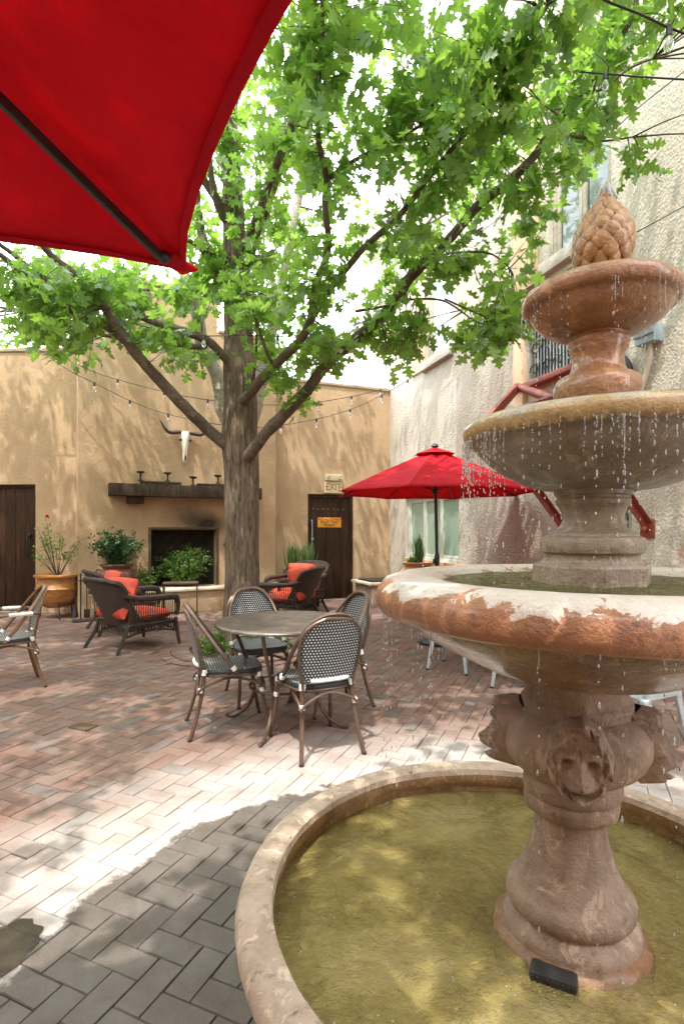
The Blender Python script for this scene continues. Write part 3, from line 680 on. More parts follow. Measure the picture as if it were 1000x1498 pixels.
def window(w, o, label, pane, nmull, sill=True, frame='sage', group=None, lower=None):
    th = thing('window', w.P((o[0]+o[1])/2, o[2]), label, 'window')
    a, b, c, d = o; mb = MB(); e = .05
    w.box(mb, a, a+e, c, d, -.13, -.05); w.box(mb, b-e, b, c, d, -.13, -.05); w.box(mb, a+e+.001, b-e-.001, c, c+e, -.13, -.05); w.box(mb, a+e+.001, b-e-.001, d-e, d, -.13, -.05)
    mb.build('window_frame', M[frame], th, th.location)
    gw = (b-a-2*e)/nmull
    for i in range(nmull):
        x0, x1 = a+e+i*gw+.004, a+e+(i+1)*gw-.004; mb = MB(); q = .055
        w.box(mb, x0, x0+q, c+e, d-e, -.115, -.065); w.box(mb, x1-q, x1, c+e, d-e, -.115, -.065); w.box(mb, x0+q+.001, x1-q-.001, c+e, c+e+q, -.115, -.065); w.box(mb, x0+q+.001, x1-q-.001, d-e-q, d-e, -.115, -.065)
        s_ = mb.build('sash', M[frame], th, th.location)
        mb = MB(); w.box(mb, x0+q-.002, x1-q+.002, c+e+q-.002, d-e-q+.002, -.10, -.09, 0); g_ = mb.build('pane', M[pane], s_, th.location, smooth=0)
    if sill:
        mb = MB(); w.box(mb, a-.10, b+.10, c-.15, c-.002, -.10, .09, .012); mb.build('window_sill', M['old_wood'], th, th.location)
    return th
window(WR, w3, 'three-part window with green blinds behind the small red umbrella', 'pane_green', 3, False)
window(WR, w1, 'upstairs window with pale glass above the corner of the tan wall', 'pane_pale', 1, True, 'old_wood')
window(WR, w2, 'upstairs window behind the tree leaves above the pinecone bowl', 'pane_dark', 2, True, 'old_wood')
window(WR, w4, 'small dark window low in the house wall behind the fountain pedestal', 'pane_dark', 1, False, 'old_wood')
h = MB(); WR.box(h, w1[0]-.55, w1[0]-.02, w1[2]-.1, w1[3], .0, .035, .01); h.build('render_strip', M['peach'], hw, hw.location)
# brick sill under window
mb = MB(); k = w3[0]+.1
while k < w3[1]+.2: WR.box(mb, k, k+.10, w3[2]-.085, w3[2]-.003, .0, .05, .006); k += .115
mb.build('brick_sill', M['clay_orange'], hw, hw.location)
# grille
gt = thing('window_grille', WR.P((gr_[0]+gr_[1])/2, gr_[2]), 'black scrollwork iron grille over a vent beside the top bowl', 'grille')
mb = MB(); WR.box(mb, gr_[0], gr_[1], gr_[2], gr_[3], -.15, -.13, 0); mb.build('backing', M['dark'], gt, gt.location, smooth=0)
mb = MB(); a, b, c, d = gr_; n = 15
for i in range(n): kk = a+(b-a)*(i+.5)/n; mb.tube([WR.P(kk, c, -.05), WR.P(kk, d, -.05)], .008, 6, 1)
for zz in (c+.02, (c+d)/2, d-.02): mb.tube([WR.P(a, zz, -.045), WR.P(b, zz, -.045)], .011, 6, 1)
mb.build('bars', M['steel'], gt, gt.location)
for i in range(4):
    for j in range(4):
        mb = MB()
        kk = a+(b-a)*(i+.5)/4; zz = c+(d-c)*(j+.5)/4; sg = 1 if (i+j) % 2 else -1
        mb.tube([WR.P(kk+sg*.10*math.cos(t)*(1-t/7), zz+.10*math.sin(t)*(1-t/7), -.03) for t in np.linspace(0, 6, 12)], .007, 6, 1)
        mb.build('scroll', M['iron'], gt, gt.location)
# red steel balcony / fire escape
kA, kB = R4(825), R4(948)
bt = thing('awning_frame', WR.P((kA+kB)/2, 2.75), 'rusty red steel awning frame on diagonal struts behind the fountain bowls', 'awning frame')
zp = 2.72
zp = 2.62
mb = MB(); mb.tube([WR.P(kA, zp, 1.0), WR.P(kB, zp, 1.0)], .035, 8, 1); mb.build('outer_beam', M['red_steel'], bt, bt.location)
mb = MB(); mb.tube([at(757, 566, 6.75), at(790, 577, 6.2), at(822, 588, 5.75)], .05, 10, 2); mb.build('pipe', M['red_steel'], bt, bt.location)
mb = MB(); a_, b_ = WR.P(kA, zp, 1.0), at(757, 566, 6.75); dd = b_-a_; mb.box((a_+b_)/2, (.05, .10, dd.length), rot=dd.to_track_quat('Z', 'Y').to_matrix(), bev=.004); mb.build('side_bar', M['red_steel'], bt, bt.location)
for kk in (kA, kB):
    mb = MB(); p0 = WR.P(kk, 1.43, .03); p1 = WR.P(kk, zp-.1, .98); dd = (p1-p0); L = dd.length
    rot = dd.to_track_quat('Z', 'Y').to_matrix()
    mb.box((p0+p1)/2, (.012, .075, L), rot=rot, bev=.002); mb.box((p0+p1)/2+rot @ Vector((.034, .034, 0)), (.06, .012, L-.02), rot=rot, bev=.002)
    mb.sphere(p0+Vector((-.02, 0, -.02)), .035, 8, 6); WR.box(mb, kk-.08, kk+.08, 1.32, 1.50, .002, .02, .004)
    mb.build('strut', M['red_steel'], bt, bt.location)
mb = MB(); q0 = WR.P(R4(771)-.05, gr_[2]-.03, .02); mb.box((0, 0, 0), (1, 1, 1)); mb.v = []; mb.f = []
WR.box(mb, R4(771)-.12, R4(850), gr_[2]-.10, gr_[2]-.03, .0, .12, .006); mb.build('ledge_rail', M['red_steel'], bt, bt.location)
# junction box, conduit and cables
k_ = R4(956); zb_ = WR.z_of(956, 490)
jb = thing('junction_box', WR.P(k_, zb_, .01), 'small blue grey electrical box on the wall right of the top bowl', 'electrical box')
mb = MB(); WR.box(mb, k_-.11, k_+.11, zb_-.09, zb_+.08, .002, .12, .008); mb.build('box', M['grey_box'], jb, jb.location)
mb = MB(); WR.box(mb, k_-.12, k_+.12, zb_-.02, zb_+.09, .121, .135, .004); mb.build('lid', M['grey_box'], jb, jb.location)
mb = MB(); mb.tube([WR.P(k_, zb_-.09, .05), WR.P(k_-.02, zb_-.25, .03), WR.P(k_-.17, zb_-.62, .03), WR.P(k_-.2, zb_-.75, .03)], .022, 8, 3); mb.build('conduit', M['pipe'], jb, jb.location)
mb = MB()
for i in range(6):
    y_ = i*4; mb.tube([WR.P(R4(872), WR.z_of(872, 520+y_), .04+.01*i), WR.P(R4(905), WR.z_of(905, 518+y_), .05), WR.P(R4(925), WR.z_of(925, 528+y_), .05), WR.P(R4(932-i), WR.z_of(932, 560), .05), WR.P(R4(930-i), WR.z_of(930, 600), .05)], .013, 6, 4)
o = mb.build('cable_bundle', M['black_plastic'], None, WR.P(R4(905), 2.9)); o.location = WR.P(R4(905), 2.9); tag(o, 'loop of black cables on the house wall beside the top pedestal', 'cables')
# far white building on the left and roof line
fb_ = thing('white_building', (-13, 17.5, 0), 'white plastered building beyond the left wall', 'building')
mb = MB(); mb.box((-12.2, 18.5, 3.4), (11, 5, 6.9), .08, .02); mb.build('wall', M['white_plaster'], fb_, fb_.location)
mb = MB(); mb.box(at(58, 488, 15.9)+Vector((0, -.0, 0)), (.95, .3, .45), .08, .02); mb.build('vent', M['grey_box'], fb_, fb_.location)
# neighbouring flat roof behind back wall
bb = thing('rear_building', (-1.6, 20, 0), 'low pale building behind the back wall under the sky', 'building')
mb = MB(); mb.box((-1.4, 21.5, 2.9), (7.2, 4, 5.9), 0, .02); mb.build('wall', M['white_plaster'], bb, bb.location)
mb = MB(); mb.box((-1.4, 21.5, 5.93), (7.5, 4.3, .14), 0, .02); mb.build('roof_edge', M['grey_box'], bb, bb.location)
# unseen buildings added behind and left of the camera to cut sky fill
eb = thing('added_court_building', (-2, -3.6, 0), 'unseen tan stucco building added behind the camera to cut sky fill', 'building')
mb = MB(); mb.box((-1, -3.6, 3.0), (16, .6, 6.1), 0, .01); mb.build('wall', M['tan'], eb, eb.location)
sb_ = thing('added_side_building', (-8.6, 3, 0), 'unseen tan stucco building added along the left side to cut sky fill', 'building')
mb = MB(); mb.box((-8.6, 3.05, 2.6), (.6, 12.6, 5.3), 0, .01); mb.build('wall', M['tan'], sb_, sb_.location)
# bench
bn = thing('corner_bench', at(552, 878, 10.6), 'low grey masonry bench with a slate slab in the wall corner', 'bench')
bp = Vector((.80, 10.65, 0))
mb = MB(); mb.box((bp.x, bp.y, .18), (.85, .75, .36), WE.ang(), .012); mb.build('bench_base', M['st_pool'], bn, bn.location)
mb = MB(); mb.box((bp.x-.02, bp.y, .39), (.95, .85, .05), WE.ang(), .01); mb.build('bench_slab', M['ledge'], bn, bn.location)
mb = MB(); mb.box((bp.x, bp.y-.03, .432), (.80, .62, .03), WE.ang(), .008); o = mb.build('slate_slab', M['iron'], None, (bp.x, bp.y, .42)); o.location = (bp.x, bp.y, .42); tag(o, 'dark slate slab lying on the corner bench', 'slab')
# ------------------------------------------------------------------ fountain
DC = 1.545
_zs = [.20, .30, .50, .70, .82, .95, 1.15, 1.30, 1.7, 2.0, 2.4]; _us = [.416, .415, .416, .420, .425, .428, .450, .455, .462, .471, .476]
def lean(z): return (float(np.interp(z, _zs, _us))*DC, DC)
ft = thing('fountain', (PC.x, PC.y, 0), 'three-tiered cast stone fountain with lion heads, pinecone top and round pool', 'fountain')
FL = ft.location
def fp(mb, name, mat, parent=None, **k): return mb.build(name, M[mat], parent or ft, FL, **k)
zr, zw = .376, .272
mb = MB(); mb.lathe([(.78, -.04), (.79, .04), (.775, .12), (.775, .26), (.80, .30), (.83, .315), (.842, .325), (.845, .345), (.836, .368), (.82, zr), (.765, zr+.001), (.748, zr-.006), (.742, .35)], c=PC[:2], n=144, wob=.004, cap=False)
fp(mb, 'pool_rim', 'st_pool')
mb = MB(); mb.lathe([(.742, .3502), (.745, .33), (.75, .31), (.765, .29), (.765, .10)], c=PC[:2], n=144, wob=.008, cap=False); fp(mb, 'pool_inner_wall', 'st_poolin')
# mortar joint ridges on the rim
for q in (math.radians(214), math.radians(163), math.radians(110), math.radians(62)):
    mb = MB(); a = Vector((math.cos(q), math.sin(q), 0)); mb.tube([PC+a*.752+Vector((0, 0, zr-.002)), PC+a*.79+Vector((0, 0, zr)), PC+a*.828+Vector((0, 0, zr-.006)), PC+a*.843+Vector((0, 0, zr-.03))], .007, 8, 3); fp(mb, 'mortar_joint', 'st_pool')
# base and column
mb = MB(); mb.lathe([(0.1906, .10), (0.2102, .20), (0.2102, .262), (0.2018, .281), (0.1897, .288), (0.1767, .296)], lean=lean, n=72, wob=.012); fp(mb, 'base_ring', 'st_base')
mb = MB(); mb.lathe([(0.1741, .24), (0.1830, .285), (0.1813, .31), (0.1714, .328), (0.1572, .336), (0.1535, .342), (0.1634, .350), (0.1714, .366), (0.1696, .388), (0.1589, .402), (0.1455, .412), (0.1428, .425), (0.1339, .44), (0.1205, .465), (0.1089, .50), (0.0991, .54), (0.0937, .575), (0.0920, .60), (0.1009, .608), (0.1143, .615), (0.1241, .625), (0.1263, .645), (0.1241, .66), (0.1196, .664), (0.1268, .668), (0.1308, .685), (0.1295, .715), (0.1232, .722), (0.1161, .728)], lean=lean, n=96, wob=.0045)
fp(mb, 'column', 'st_col', smooth=50)
mb = MB(); mb.lathe([(0.1241, .715), (0.1432, .728), (0.1700, .748), (0.1881, .772), (0.1977, .80), (0.1996, .825), (0.1939, .85), (0.1815, .872), (0.1604, .888), (0.1452, .896), (0.1442, .905), (0.1490, .915), (0.1461, .926), (0.1394, .930), (0.1366, .94), (0.1327, .96), (0.1385, .985), (0.1623, 1.02)], lean=lean, n=96, wob=.004)
fp(mb, 'vase', 'st_col', smooth=50)
# lion heads: carved relief with mane, brow, eyes, nose, muzzle and water spout
def lion_relief():
    N = 130; W = .083; HH = .094; vs = []; fs = []
    def gs(a, b, ca, cb, sa, sb): return math.exp(-((a-ca)/sa)**2-((b-cb)/sb)**2)
    def h(a, b):
        r = math.hypot(a, b*.95); th = math.atan2(a, b-.1); a_, b_ = a, b; a, b = a/1.25, b/1.22+.02; s = abs(a)
        x = .020+.030*max(0, 1-r*r*.9)                     # domed head
        x += .046*gs(s, b, 0, -.32, .30, .27)              # muzzle
        x += .020*gs(s, b, 0, .02, .11, .36)               # nose bridge
        x += .012*gs(s, b, 0, -.19, .16, .10)              # nose tip
        x -= .009*gs(s, b, .09, -.235, .04, .025)          # nostrils
        x += .015*gs(s, b, .15, -.36, .13, .10)            # lips
        x -= .026*gs(s, b, 0, -.53, .19, .065)              # open mouth
        x += .022*gs(s, b, 0, -.70, .20, .13)              # chin
        x -= .007*gs(s, b, .0, -.36, .018, .1)
        x -= .026*gs(s, b, .27, .08, .12, .075)            # eye sockets
        x += .014*gs(s, b, .27, .06, .06, .045)            # eyes
        x += .016*gs(s, b, .24, .235, .17, .09)+.010*gs(s, b, .42, .14, .08, .10)   # brows
        x -= .011*gs(s, b, 0, .30, .05, .15)               # furrow
        x += .016*gs(s, b, .46, -.12, .11, .18)            # cheeks
        a, b = a_, b_; s = abs(a); m = min(1, max(0, (r-.66)/.10)); q = th*7+2.6*math.sin(r*7+s*3)+1.6*mnoise.noise(Vector((a*2.2, b*2.2, 1)))
        x += m*(.011+.0085*math.sin(q)+.0025*math.sin(q*2.3+r*9)+.004*mnoise.noise(Vector((a*5, b*5, 7))))  # mane locks
        x += m*.006*max(0, 1-abs(r-.80)/.16)
        x += .014*gs(s, b, .52, .55, .12, .11)-.012*gs(s, b, .52, .54, .05, .055)  # ears
        x += .0022*mnoise.noise(Vector((a*14, b*14, 2)))
        e = max(0, (r-.90)/.12); return x-.075*min(1, e)**1.5
    for j in range(N):
        for i in range(N):
            a, b = 2.1*(i/(N-1)-.5), 2.1*(j/(N-1)-.5); q = max(abs(a), abs(b)); rr = math.hypot(a, b)
            a2, b2 = (a*q/rr, b*q/rr) if rr > 1e-6 else (0, 0)
            rw = 1+(.02*math.sin(math.atan2(a, b)*11)+.025*math.sin(math.atan2(a, b)*5+1))*(q/1.05)**3
            vs.append((a2*W*rw, b2*HH*rw*(1.06 if b2 > 0 else 1), h(a2, b2)))
    for j in range(N-1):
        for i in range(N-1): fs.append((j*N+i, j*N+i+1, (j+1)*N+i+1, (j+1)*N+i))
    return vs, fs
LV, LF = lion_relief()
th0 = math.atan2(-1, -.42)
for k in range(4):
    q = th0+k*PI/2+math.radians(3); n_ = Vector((math.cos(q), math.sin(q), 0)); t_ = Vector((-n_.y, n_.x, 0)); cx, cy = lean(.82)
    mb = MB(); vs = []
    for a, b, hh in LV:
        d = n_*(.174+hh*.82)+t_*a; vs.append((cx+d.x, cy+d.y, .815+b))
    mb.add(vs, LF); ln = fp(mb, 'lion_head', 'st_col', smooth=60)
    mb = MB(); p = Vector((cx, cy, .815-.050))+n_*.222
    mb.tube([p-n_*.02, p, p+n_*.006], [.010, .010, .0085], 12, 1, cap=True); fp(mb, 'spout', 'st_col', ln)
    mb = MB(); mb.tube([p+n_*.0065, p+n_*.0075], .005, 10, 1); fp(mb, 'spout_hole', 'dark', ln)
# lower bowl
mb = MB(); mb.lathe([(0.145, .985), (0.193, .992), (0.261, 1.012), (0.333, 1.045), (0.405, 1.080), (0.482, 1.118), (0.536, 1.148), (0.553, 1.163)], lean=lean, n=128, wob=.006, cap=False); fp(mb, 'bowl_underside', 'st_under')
mb = MB(); mb.lathe([(0.553, 1.163), (0.569, 1.164), (0.589, 1.172), (0.600, 1.190), (0.603, 1.212), (0.595, 1.238), (0.575, 1.258), (0.540, 1.270), (0.492, 1.272), (0.444, 1.266), (0.410, 1.255), (0.386, 1.235), (0.347, 1.2), (0.193, 1.18)], lean=lambda z: (.452*DC, DC), n=144, wob=.004, cap=False); fp(mb, 'bowl_rim', 'st_bowl', smooth=60)
# pedestal
o8 = PI/8
mb = MB(); mb.lathe([(.157, 1.2), (.157, 1.298), (.152, 1.306)], lean=lean, n=8, phase=o8+.2); fp(mb, 'plinth', 'st_ped', smooth=20)
mb = MB(); mb.lathe([(.140, 1.302), (.128, 1.310), (.122, 1.326), (.124, 1.333), (.134, 1.338), (.1395, 1.352), (.1395, 1.366), (.134, 1.378), (.122, 1.383), (.120, 1.390), (.100, 1.397), (.086, 1.410), (.080, 1.424), (.080, 1.436), (.084, 1.452), (.091, 1.466), (.0975, 1.472), (.0985, 1.484), (.094, 1.488), (.094, 1.494), (.102, 1.498), (.103, 1.515)], lean=lean, n=80, wob=.002); fp(mb, 'pedestal', 'st_ped', smooth=40)
# middle bowl
mc = lambda z: (.470*DC, DC)
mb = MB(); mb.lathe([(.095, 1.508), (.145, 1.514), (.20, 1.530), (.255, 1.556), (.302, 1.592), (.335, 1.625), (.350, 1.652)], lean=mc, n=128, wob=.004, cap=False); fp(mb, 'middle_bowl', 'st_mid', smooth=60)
def scal(r, z, q): 
    k = max(0, 1-abs(z-1.651)/.008); return r, z-.004*k*abs(math.sin(q*34))
mb = MB(); mb.lathe([(.346, 1.652), (.362, 1.651), (.372, 1.664), (.376, 1.680), (.370, 1.696), (.356, 1.704), (.338, 1.702), (.32, 1.69), (.27, 1.65), (.10, 1.64)], lean=mc, n=272, wob=.003, cap=False, f=scal); fp(mb, 'middle_bowl_rim', 'st_rim', smooth=60)
# upper pedestal, top bowl
mb = MB(); mb.lathe([(.095, 1.64), (.10, 1.74), (.110, 1.765), (.1155, 1.785), (.1155, 1.805), (.108, 1.822), (.094, 1.832), (.078, 1.838), (.070, 1.852), (.066, 1.875), (.069, 1.895), (.077, 1.908), (.075, 1.914), (.080, 1.922), (.0795, 1.934), (.072, 1.940), (.074, 1.95)], lean=lean, n=72, wob=.003); fp(mb, 'upper_pedestal', 'st_top', smooth=50)
mb = MB(); mb.lathe([(.07, 1.944), (.105, 1.952), (.140, 1.968), (.168, 1.990), (.184, 2.014), (.190, 2.022), (.198, 2.022), (.207, 2.032), (.210, 2.046), (.206, 2.062), (.194, 2.072), (.176, 2.074), (.15, 2.06), (.02, 2.055)], lean=lambda z: (.470*DC, DC), n=96, wob=.003, cap=False); fp(mb, 'top_bowl', 'st_top', smooth=60)
# pinecone
mb = MB(); pc = lambda z: (.474*DC+(z-2.1)*.05, DC)
mb.lathe([(.03, 2.05), (.05, 2.10), (.062, 2.12), (.052, 2.135), (.060, 2.16), (.067, 2.20), (.062, 2.25), (.046, 2.29), (.022, 2.325), (.005, 2.34)], lean=pc, n=32)
for row in range(10):
    t = row/9; z = 2.140+.190*t; rr = [.058, .070, .076, .077, .074, .067, .057, .044, .029, .013][row]; n = [9, 9, 9, 9, 9, 8, 8, 6, 5, 3][row]
    for k in range(n):
        q = 2*PI*(k+.5*(row % 2))/n+random.uniform(-.04, .04); cx, cy = pc(z); tilt = -.30+t*.75
        d = Vector((math.cos(q), math.sin(q), 0)); up = (Vector((0, 0, 1))*math.cos(tilt)-d*math.sin(tilt)); side = up.cross(d).normalized(); out_ = side.cross(up)
        rot = Matrix((side, up, out_)).transposed(); wd = max(.011, PI*rr/n*.96)
        mb.sphere(Vector((cx, cy, z))+d*(rr-.005)+up*.006, (wd, .0290-.008*t, .0125), 14, 10, rot)
fp(mb, 'pinecone', 'st_cone', smooth=50)
# pool floor seen through the water
def algae():
    m, nt, b, out = _nodes('algae_pool_floor'); g = G(nt); p = g.pos()
    c = g.ramp(g.noise(p, 4, 8, .7, 1.2), [(.25, (.19, .135, .02)), (.45, (.44, .32, .07)), (.6, (.66, .50, .16)), (.75, (.82, .66, .32))])
    c = g.mix(g.m('MULTIPLY', g.ramp(g.noise(p, 30, 6, .7, 2), [(.5, 0.), (.6, 1.)]), .5), c, (.62, .52, .26))
    c = g.mix(g.m('MULTIPLY', g.ramp(g.noise(p, 2, 5, .6), [(.5, 0.), (.7, 1.)]), .6), c, (.16, .15, .02))
    g.put(b.inputs['Base Color'], c); b.inputs['Roughness'].default_value = .9; g.put(b.inputs['Normal'], g.bump(g.noise(p, 25, 6, .7), .6, .02)); return m
M['algae'] = algae()
mb = MB(); mb.lathe([(.001, .115), (.3, .118), (.6, .12), (.77, .13)], c=PC[:2], n=64, cap=False, wob=.01); fp(mb, 'pool_floor', 'algae')
# water surfaces
def disc(name, c, r, z, mat, n=72):
    mb = MB(); rings = 14; vs = [(c[0], c[1], z)]
    for i in range(1, rings+1):
        for k in range(n):
            q = 2*PI*k/n; x, y = c[0]+r*i/rings*math.cos(q), c[1]+r*i/rings*math.sin(q)
            vs.append((x, y, z+.0035*mnoise.noise(Vector((x*14, y*14, 4)))))
    fs = [(0, 1+k, 1+(k+1) % n) for k in range(n)]+[(1+(i-1)*n+k, 1+i*n+k, 1+i*n+(k+1) % n, 1+(i-1)*n+(k+1) % n) for i in range(1, rings) for k in range(n)]
    mb.add(vs, fs); return tag(mb.build(name, M[mat], smooth=180), kind='structure')
drips = [(random.uniform(0, 2*PI), .72*math.sqrt(random.random()), random.uniform(.5, 1)) for _ in range(46)]
drips = [(PC.x+r*math.cos(q), PC.y+r*math.sin(q), k) for q, r, k in drips]
def pw(u, v):
    r = .002+.762*v; q = 2*PI*u; x, y = PC.x+r*math.cos(q), PC.y+r*math.sin(q); z = .0022*mnoise.noise(Vector((x*11, y*11, 4)))+.0012*mnoise.noise(Vector((x*34, y*34, 9)))
    for dx, dy, k in drips:
        d = math.hypot(x-dx, y-dy)
        if d < .14: z += .0013*k*math.cos(d*210)*math.exp(-d*22)
    return (x, y, zw+z)
mb = MB(); mb.grid(pw, 380, 130); tag(mb.build('pool_water', M['water'], smooth=180), kind='structure')
disc('bowl_water', (.452*DC, DC), .412, 1.252, 'water2'); disc('bowl_water', (.468*DC, DC), .325, 1.690, 'water2'); disc('bowl_water', (.470*DC, DC), .175, 2.068, 'water2')
# pump under the base
pp = thing('pump', (.5, 1.29, .2), 'small black pump half sunk in the pool water at the foot of the fountain', 'pump')
mb = MB(); c_ = Vector((.532, 1.375, .262)); mb.box(c_, (.115, .06, .06), -.45, .014); mb.build('housing', M['black_plastic'], pp, pp.location)
mb = MB()
rz_ = Matrix.Rotation(-.45, 3, 'Z')
for i in range(9): mb.box(c_+rz_ @ Vector((-.048+i*.012, -.030, 0)), (.005, .006, .045), -.45, .001)
mb.tube([c_+rz_ @ Vector((.05, .0, .0)), c_+Vector((.09, .0, .01)), c_+Vector((.13, .06, -.02))], .010, 8, 4)
mb.build('inlet_fins', M['iron'], pp, pp.location)
# falling water: drops and threads from each rim, splash at the pinecone
mb = MB()
def fall(cx, cy, r, z0, z1, n, seed, w=1.0):
    # each drip line hangs from the rim: a thread, then beads breaking off below it
    rn = random.Random(seed)
    for i in range(n):
        q = rn.uniform(0, 2*PI); rr = r+rn.uniform(-.006, .010); x, y = cx+rr*math.cos(q), cy+rr*math.sin(q)
        L = rn.choice((.008, .015, .03, .06, .10))*rn.uniform(.6, 1.2); z = z0+.004
        wob = lambda t: rn.uniform(-.0012, .0012)
        if rn.random() < .65:
            pts = [(x+wob(0), y+wob(0), z-L*t) for t in np.linspace(0, 1, 6)]
            mb.tube(pts, [.0028*w, .0013*w, .0010*w, .0014*w, .0009*w, .0018*w], 6, 2); z -= L
        g_ = .012; stop = z1+(z0-z1)*rn.random()*.9
        while z > stop:
            s_ = rn.uniform(.0011, .0024)*w; mb.sphere((x+wob(0)*2, y+wob(0)*2, z), (s_, s_, s_*rn.uniform(1.3, 4.5)), 7, 5)
            z -= g_*rn.uniform(.6, 1.6); g_ *= 1.35
fall(.470*DC, DC, .198, 2.024, 1.70, 44, 1, .75); fall((.468)*DC, DC, .366, 1.65, 1.25, 150, 2); fall(.452*DC, DC, .575, 1.170, .28, 80, 3, .85)
rn = random.Random(5)
for i in range(260):   # spray rebounding from the water
    which = rn.random(); q = rn.uniform(0, 2*PI)
    if which < .5: r, z, cx = rn.uniform(.2, .62), 1.25+abs(rn.gauss(0, .05)), .452*DC
    else: r, z, cx = rn.uniform(.3, .62), .28+abs(rn.gauss(0, .04)), .43*DC
    mb.sphere((cx+r*math.cos(q), DC+r*math.sin(q), z), rn.uniform(.0010, .0022), 6, 4)
tag(mb.build('falling_water', M['drop'], smooth=180), kind='stuff')
mb = MB(); cx, cy = pc(2.33)
for k in range(9):
    q = rn.uniform(0, 6.28); e = Vector((math.cos(q), math.sin(q), 0))*rn.uniform(.004, .02)
    mb.tube([(cx, cy, 2.325), (cx+e.x*.5, cy+e.y*.5, 2.355+rn.uniform(0, .015)), (cx+e.x*1.2, cy+e.y*1.2, 2.35+rn.uniform(0, .03)), (cx+e.x*2.2, cy+e.y*2.2, 2.33)], [.006, .008, .006, .003], 7, 4)
for k in range(26):
    mb.sphere((cx+rn.gauss(0, .014), cy+rn.gauss(0, .014), 2.35+rn.gauss(0, .02)), rn.uniform(.001, .0028), 7, 5)
tag(mb.build('water_jet', M['foam'], smooth=180), kind='stuff')
# white foam flecks and ripples where drops land
mb = MB()
for i in range(300):
    r = .75*math.sqrt(rn.random()); q = rn.uniform(0, 2*PI); x, y = PC.x+r*math.cos(q), PC.y+r*math.sin(q)
    if math.hypot(x-.42*DC, y-DC) < .25: continue
    s = rn.uniform(.0009, .0026); mb.sphere((x, y, zw+.001), (s, s, s*.7), 7, 4)
tag(mb.build('bubbles', M['foam'], smooth=180), kind='stuff')
# ------------------------------------------------------------------ big oak tree
tree = thing('oak_tree', TREE, 'large oak tree with furrowed trunk spreading over the brick courtyard', 'tree')
BR = []   # branch samples (pos, radius)
def limb(pts, r0, r1, mat='branch', name='branch', n=12, parent=None, sm=5):
    """pts: (px, py, depth)"""
    P = [at(*p) for p in pts]; m = len(P); rs = [r0+(r1-r0)*i/(m-1) for i in range(m)]
    mb = MB(); mb.tube(P, rs, n, sm)
    for i, v in enumerate(mb.v):
        q = Vector(v); k = .12*min(r0, .12)*mnoise.noise(q*9)+.06*r0*mnoise.noise(q*30); mb.v[i] = (v[0]+k, v[1]+k*.6, v[2])
    o = mb.build(name, M[mat], parent or tree, TREE, smooth=60)
    for i in range(m-1):
        for t in np.linspace(0, 1, 6, endpoint=False): BR.append((P[i].lerp(P[i+1], float(t)), rs[i]*(1-t)+rs[i+1]*t))
    BR.append((P[-1], rs[-1])); return o
# trunk
mb = MB(); TP = [(353, 1010, 6.45), (353, 955, 6.45), (353, 930, 6.45), (353.5, 880, 6.45), (354, 800, 6.45), (353, 700, 6.45), (352, 655, 6.45), (351, 600, 6.45), (350, 540, 6.45), (349, 480, 6.45), (347, 420, 6.4), (343, 350, 6.35), (341, 300, 6.3), (338, 240, 6.3), (336, 160, 6.3), (338, 70, 6.3), (345, -60, 6.2), (350, -200, 6.1)]
TR = [.30, .265, .235, .205, .19, .200, .215, .20, .18, .168, .155, .13, .118, .105, .09, .075, .055, .03]
mb.tube([at(*p) for p in TP], TR, 40, 6)
for i, v in enumerate(mb.v):
    q = Vector(v); d = q-Vector((TREE.x, TREE.y, q.z)); a = math.atan2(d.y, d.x); fl = max(0, .7-q.z)/.7
    k = .010*mnoise.noise(Vector((math.cos(a)*9, math.sin(a)*9, q.z*1.3)))+.016*mnoise.noise(q*2.2)+.05*fl*fl*math.cos(a*5+1)
    mb.v[i] = tuple(q+d.normalized()*k)
mb.build('trunk', M['bark'], tree, TREE, smooth=60)
for i in range(10, len(TP)): BR.append((at(*TP[i]), TR[i]))
limb([(352, 675, 6.45), (330, 650, 6.35), (308, 632, 6.25), (270, 595, 6.0), (235, 558, 5.8), (203, 522, 5.6), (176, 485, 5.45), (160, 460, 5.35), (135, 425, 5.25), (105, 398, 5.1), (75, 373, 5.0), (40, 330, 4.7), (-20, 270, 4.3)], .078, .024)
limb([(185, 500, 5.5), (160, 480, 5.5), (120, 462, 5.55), (85, 437, 5.5), (50, 412, 5.45), (25, 392, 5.4), (0, 372, 5.3), (-60, 330, 5.1)], .046, .022)
limb([(345, 540, 6.45), (328, 522, 6.3), (312, 505, 6.2), (296, 494, 6.1), (268, 484, 6.05), (240, 476, 6.0), (205, 462, 6.0), (180, 448, 6.0), (145, 433, 6.0), (112, 422, 6.0), (84, 416, 6.0), (62, 404, 6.0), (35, 385, 5.9), (12, 366, 5.8), (-60, 320, 5.5)], .055, .022)
limb([(300, 505, 6.8), (285, 507, 6.7), (255, 502, 6.6), (224, 499, 6.6), (184, 496, 6.6), (150, 489, 6.6), (112, 478, 6.6), (90, 468, 6.6), (60, 452, 6.6)], .042, .014)
limb([(262, 425, 6.7), (235, 424, 6.6), (208, 425, 6.5), (190, 436, 6.4), (176, 452, 6.2)], .02, .012)
limb([(353, 650, 6.85), (340, 620, 6.9), (328, 600, 6.95), (320, 555, 7.0), (308, 525, 7.0), (296, 505, 7.0), (290, 470, 7.0), (280, 430, 7.0), (262, 380, 7.0), (250, 320, 7.0), (240, 240, 7.0)], .12, .05, 'pale_bark')
limb([(352, 640, 6.85), (368, 610, 6.9), (376, 585, 6.95), (381, 555, 7.0), (390, 510, 7.1), (405, 450, 7.2), (418, 380, 7.3), (435, 300, 7.3), (450, 200, 7.2), (470, 90, 7.0)], .10, .04, 'pale_bark')
